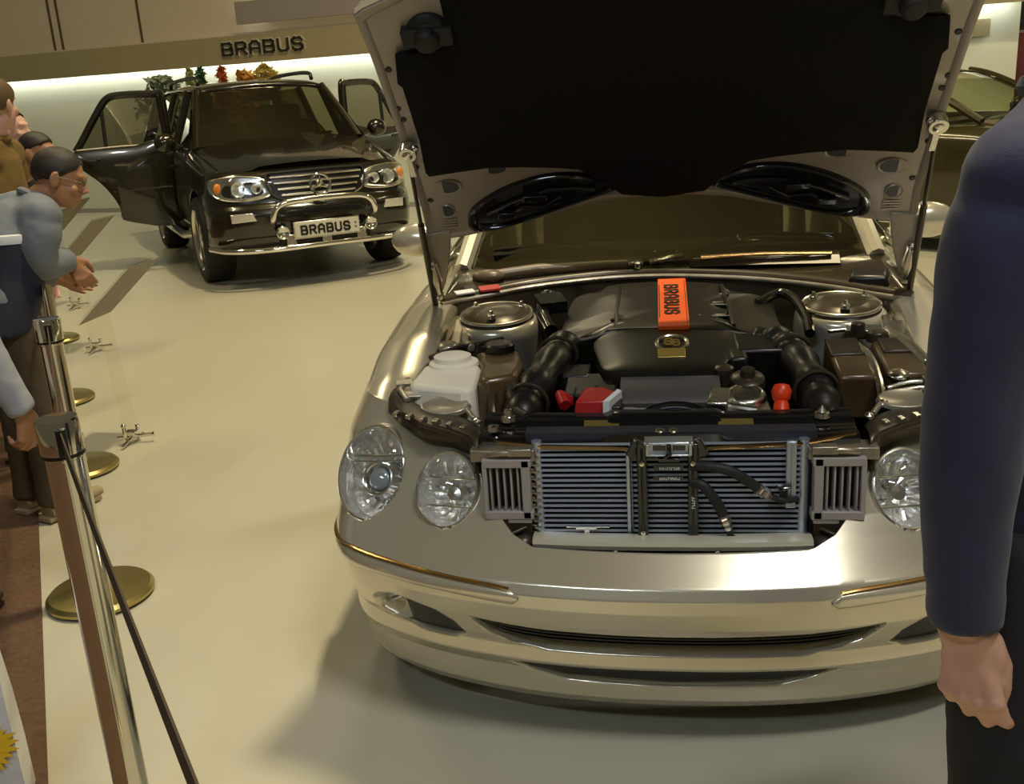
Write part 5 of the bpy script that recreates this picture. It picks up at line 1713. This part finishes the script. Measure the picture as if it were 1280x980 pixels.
# --- man in the blue suit at the right edge, arm hanging towards the camera
f = nrm_((.80, -.60, 0)); l = nrm_((.60, .80, 0)); z = np.array((0, 0, 1.0))
wr = np.array((.376, -.93, .905)); el = np.array((.366, -.93, 1.22)); sh = np.array((.402, -.92, 1.485))
o = sh * (1, 1, 0) + l * .20
J, _, _, _ = standing(o[0], o[1], 0, 1.84)
dl = o
J.update(lat=l, pelvis=o + z * .99 + l * .02, chest=o + z * 1.33, neck=o + z * 1.57, head=o + z * 1.725 + f * .03, hfwd=f, hup=z, shR=sh, elR=el, wrR=wr,
         shL=o + l * .20 + z * 1.475, elL=o + l * .27 + z * 1.18 - f * .02, wrL=o + l * .26 + z * .90 + f * .08)
for s, g in (('L', 1), ('R', -1)):
    J['hip' + s] = o + z * .93 + l * g * .10; J['kn' + s] = o + z * .52 + l * g * .12 + f * .02; J['an' + s] = o + z * .085 + l * g * .13 - f * .03; J['toe' + s] = J['an' + s] + f * .17 - z * .055
person('person in a dark blue suit jacket at the right edge, hand hanging half closed', J, navy, dark_tr, skin, hair_brn, shoe_m, vox=.0042, top_name='suit_jacket', sl=1.9, loose=.96,
       hands={'R': dict(d=nrm_((.14, -.04, -1)), pal=nrm_((.52, .85, 0)), th=nrm_((.85, -.52, 0)), curl=34, tcurl=6, size=1.06, close=.5, tab=.16)})

# --- man bending forward by the posts, seen from behind
f = nrm_((.45, .89, 0)); l = nrm_((-.89, .45, 0))
J, _, _, _ = standing(-2.62, 1.42, 0)
pel = np.array((-2.66, 1.46, .89)); nk = np.array((-2.535, 1.66, 1.29)); ch = np.array((-2.62, 1.57, 1.13)); hd = np.array((-2.435, 1.69, 1.375))
hf = nrm_((.86, .38, -.34))
J.update(lat=l, pelvis=pel, chest=ch, neck=nk, head=hd, hfwd=hf, hup=(.34, .20, .92),
         shL=ch + l * .21 + (0.03, .05, .12), elL=(-2.84, 1.80, 1.03), wrL=(-2.72, 1.98, .92),
         shR=ch - l * .20 + (.02, .04, .12), elR=(-2.46, 1.50, 1.065), wrR=(-2.445, 1.66, 1.045))
for s, g, dx in (('L', 1, .0), ('R', -1, .0)):
    b = np.array((-2.68, 1.46, 0)) if s == 'L' else np.array((-2.555, 1.40, 0))
    J['hip' + s] = pel + l * g * .09 - (0, 0, .05); J['kn' + s] = b + (0, 0.02, .48) + l * g * .01; J['an' + s] = b + (0, 0, .085) + l * g * .02; J['toe' + s] = J['an' + s] + nrm_((.3, .95, 0)) * .17 - z * .055
b1 = person('person in a grey blue jacket with white stripe, bending toward the information stands', J, greyblue, brown_tr, skin2, hair_blk, shoe_tan, vox=.007, sl=.9, hairkw=dict(back=130, side=106, front=58),
            hands={'R': dict(d=nrm_((.4, .25, -.85)), pal=nrm_((-.6, .6, .0)), th=nrm_((.3, .9, 0)), curl=40)})
navy_j = mat('navy_jacket_panel', (.012, .015, .035), .75, bump=(9, .5))
stripe_m = mat('white_stripe', (.70, .76, .80), .5)
fh = nrm_(np.array((-l[1], l[0], 0))) * -1
ctr = lambda zz: pel + (ch - pel) * ((zz - pel[2]) / (ch[2] - pel[2])) if zz < ch[2] else ch + (nk - ch) * ((zz - ch[2]) / (nk[2] - ch[2])) * .6
rg = lambda zz, r, d: [ctr(zz) * (1, 1, 0) + (0, 0, zz) + l * r * math.cos(t) + fh * d * math.sin(t) for t in np.linspace(0, 2 * PI, 40, endpoint=False)]
MB().grid([rg(.80, .05, .04), rg(.80, .192, .150), rg(.90, .193, .152), rg(1.00, .187, .148), rg(1.08, .196, .158), rg(1.155, .200, .164), rg(1.165, .05, .04)], cv=True, cap0=True, cap1=True).build('navy_panel', navy_j, b1, remesh=.010, smo=4)
MB().grid([rg(1.150, .201, .166), rg(1.165, .202, .169), rg(1.182, .198, .167), rg(1.186, .18, .15)], cv=True).build('white_stripe', stripe_m, b1)
L, B = head(MB(), hd, hf, (.34, .20, .92))
mb = MB()
for s in (-1, 1):
    mb.torus(L(s * .034, .098, .006), B[:, 1], .024, .0022, 24, 6, x=B[:, 0]); mb.tube([L(s * .058, .096, .008), L(s * .082, .04, .010), L(s * .086, -.01, .008)], .002, 6)
mb.tube([L(-.012, .102, .008), L(.012, .102, .008)], .002, 6)
mb.build('glasses', dull_metal, b1)

# --- sleeve and hand at the left edge
J, f, l, z = standing(-2.43, .62, 8, 1.74, step=.16)
J['shR'] = np.array((-2.215, .60, 1.40)); J['elR'] = np.array((-2.10, .58, .96)); J['wrR'] = np.array((-2.035, .62, .72))
person('person in a pale grey jacket at the left edge, hand hanging beside the chrome post', J, lightgrey, dark_tr, skin2, hair_blk, shoe_m, vox=.006, loose=.92,
       hands={'R': dict(d=nrm_((-.12, .05, -1)), pal=nrm_((-.9, .3, 0)), th=nrm_((.0, 1, 0)), curl=48, tcurl=30, size=1.02, close=.6)})
# --- onlookers behind
J, f, l, z = standing(-3.13, 2.16, -75, 1.80, lean=.10)
J['hfwd'] = np.array((.12, .99, 0))
person('person with brown hair in an olive brown jacket standing behind the bending man', J, olive_j, brown_tr, skin, hair_brn, shoe_m, vox=.009, hairkw=dict(back=136, side=112, front=62, k=1.09))
J, f, l, z = standing(-4.77, 4.02, -90, 1.66, lean=.50)
person('dark haired person in dark clothes whose face shows beside the olive jacket', J, dark_cl, dark_tr, skin, hair_blk, shoe_m, vox=.010)
J, f, l, z = standing(-4.22, 3.20, -90, 1.52, lean=.60)
person('person with black hair whose crown shows above the bending man', J, dark_cl, dark_tr, skin2, hair_blk, shoe_m, vox=.010, hairkw=dict(front=70, back=130))

# ================================================================== posts, stands, bag
post_m = mat('post_chrome', (.74, .70, .60), .10, 1.0)
base_m = mat('post_base_brass', (.42, .35, .13), .28, .9, noise=(6, .3, (.50, .42, .18)))
belt_m = mat('belt_brown', (.05, .032, .016), .7, bump=(400, .2))


def post(x, y, label, to=None, hgt=1.0):
    t = thing('barrier_post', label, 'post', (x, y, 0), group='belt barrier posts along the aisle')
    MB().lathe([(.001, .007), (.174, .007), (.180, .012), (.180, .022), (.168, .034), (.12, .040), (.06, .044), (.045, .05), (.001, .05)], n=48).build('base', base_m, t)
    MB().lathe([(.045, .045), (.043, .055), (.0365, .07), (.0365, hgt - .085), (.0385, hgt - .083), (.0385, hgt - .075)], n=32).build('tube', post_m, t)
    c = MB().lathe([(.0385, hgt - .077), (.042, hgt - .073), (.042, hgt - .006), (.039, hgt), (.001, hgt + .002)], n=32).build('belt_head', post_m, t)
    MB().lathe([(.0425, hgt - .078), (.0425, hgt - .071)], n=32, cap0=True).build('head_ring', black_pl, c)
    if to is not None:
        d = np.array((to[0] - x, to[1] - y)); L = np.linalg.norm(d); d /= L
        n = np.array((-d[1], d[0]))
        P = []
        for k in np.linspace(.040, L - .040, 14):
            u = k / L; sag = -.012 * math.sin(PI * u)
            P.append([(d[0] * k + n[0] * w_, d[1] * k + n[1] * w_, hgt - .04 + sag + zz) for w_, zz in ((-.0015, .024), (.0015, .024), (.0015, -.024), (-.0015, -.024))])
        MB().grid(P, cv=True, cap0=True, cap1=True).build('belt', belt_m, t)
        mb = MB(); e = np.array((d[0] * .045, d[1] * .045, hgt - .04)); mb.box(e, (.02, .02, .056), rotm(0, 0, math.degrees(math.atan2(d[1], d[0])))); mb.build('belt_clip', black_pl, t, bev=.002)
    return t


PP = [(-0.379, -1.528), (-1.211, -0.422), (-1.968, .73), (-2.760, 1.930), (-3.522, 3.036), (-4.520, 4.556)]
PL = ['chrome barrier post out of frame at the near end', 'chrome barrier post nearest the camera with brown belt', 'chrome barrier post on a brass disc in front of the brown trousers',
      'barrier post whose disc base lies beside the nearest information stand', 'barrier post fourth along the row from the camera', 'barrier post at the far end of the row near the off road car']
for i in range(len(PP)):
    nx = PP[i - 1] if i else None
    post(PP[i][0], PP[i][1], PL[i], nx, 1.045 if i < 2 else 1.0)

print_m = mat('stand_panel', (.085, .062, .030), .4, coat=.1, noise=(20, .3, (.16, .125, .07)))


def info_stand(x, y, k, label, hgt=.78):
    """clear reading stand: a tilted printed panel on a thin acrylic upright held by a small chrome foot"""
    t = thing('information_stand', label, 'stand', (x, y, 0), group='clear reading stands by the barrier')
    mb = MB(); mb.box((-.02, 0, hgt * .45), (.008, .11, hgt * .86), rotm(0, -4)); mb.build('upright', acrylic, t, smooth=False)
    Rm = rotm(0, -41, 0)
    c = np.array((.035, .06, hgt))
    mb = MB(); mb.box(c, (.42, .31, .010), Rm); pn = mb.build('panel', acrylic, t, smooth=False)
    mb = MB(); mb.box(c + Rm @ np.array((0, 0, -.0055)), (.41, .30, .001), Rm); mb.build('printed_sheet', print_m, pn, smooth=False)
    mb = MB()
    mb.tube([(-.07, -.02, .032), (.0, .0, .034), (.10, .02, .040)], .009, 10); mb.tube([(.0, -.11, .012), (.0, 0, .030), (.0, .11, .012)], .008, 10)
    mb.tube([(-.02, -.03, .0), (-.02, -.03, .10)], .010, 10); mb.tube([(.02, .03, .0), (.02, .03, .08)], .010, 10); mb.ell((-.02, -.03, .10), .013); mb.ell((.02, .03, .08), .012); mb.box((0, 0, .055), (.06, .05, .02))
    mb.lathe([(.012, 0), (.011, .012), (.001, .013)], (.10, .02, .040), (1, .2, 0), 12)
    mb.build('clamp_foot', chrome, t, bev=.002)
    return t


info_stand(-2.69, 2.31, 1, 'clear reading stand nearest the camera with a tilted brown panel and chrome foot')
info_stand(-3.98, 4.22, 1, 'clear reading stand second along, just beyond the bending man', .80)
info_stand(-5.05, 5.75, 1, 'clear reading stand farthest away, below the open black door', .80)

# carrier bag at the lower left corner
bag_m = mat('white_bag', (.72, .73, .76), .35, bump=(14, .5))
yel = mat('yellow_petal', (.85, .52, .02), .5, noise=(30, .25, (.90, .62, .04)))
vio = mat('violet_print', (.045, .03, .12), .5)
bag = thing('carrier_bag', 'white carrier bag printed with a yellow sunflower at the lower left corner', 'bag', (-1.74, -.36, .007), R(28))
W_, D_, H_ = .36, .12, .46
P = []
for k, (sw, sd) in ((0, (1, 1)), (.3, (1.0, 1.05)), (.6, (.99, .9)), (.85, (.97, .55)), (1.0, (.95, .25))):
    a = []
    for u in np.linspace(0, 1, 40, endpoint=False):
        v = u * 4; i = int(v); g = v - i
        cx, cy = [(-1 + 2 * g, -1), (1, -1 + 2 * g), (1 - 2 * g, 1), (-1, 1 - 2 * g)][i]
        a.append((cx * W_ / 2 * sw, cy * D_ / 2 * sd + .006 * math.sin(9 * u * 2 * PI + k * 5) * k, H_ * k))
    P.append(a)
MB().grid(P, cv=True, cap0=True).build('bag_body', bag_m, bag, sol=.002)


def face(x, z, d=.002):
    k = z / H_; sd = np.interp(k, [0, .3, .6, .85, 1], [1, 1.05, .9, .55, .25])
    return np.array((x, -D_ / 2 * sd - d - .006 * k, z))


mb = MB(); rd = random.Random(2)
fc = (.10, .20)
for i in range(26):
    a = 2 * PI * i / 26; r0, r1 = .035, .085 + rd.uniform(-.008, .008)
    p = lambda r, t: face(fc[0] + r * math.cos(t), fc[1] + r * math.sin(t), .004 + .001 * (i % 2))
    mb.add([p(r0, a - .10), p((r0 + r1) / 2, a - .16), p(r1, a), p((r0 + r1) / 2, a + .16), p(r0, a + .10)], [(0, 1, 2, 3, 4)])
mb.build('sunflower_print', yel, bag, smooth=False)
mb = MB(); mb.add([face(fc[0] + .036 * math.cos(t), fc[1] + .036 * math.sin(t), .006) for t in np.linspace(0, 2 * PI, 24, endpoint=False)], [tuple(range(24))]); mb.build('flower_centre', vio, bag, smooth=False)
mb = MB()
for i, ch in enumerate('VAL'):
    letter(mb, ch, face(.045 + .040 * i, .355, .004), (1, 0, 0), nrm_(face(0, .41) - face(0, .355)), .045, .16, .001, .75)
mb.build('bag_lettering', vio, bag, smooth=False)
for yy in (-1, 1):
    mb = MB(); mb.tube(cr([(-.07, yy * .016, .43), (-.06, yy * .02, .50), (0, yy * .03, .53), (.06, yy * .02, .50), (.07, yy * .016, .43)], 5), .005, 8); mb.build('bag_handle', bag_m, bag)
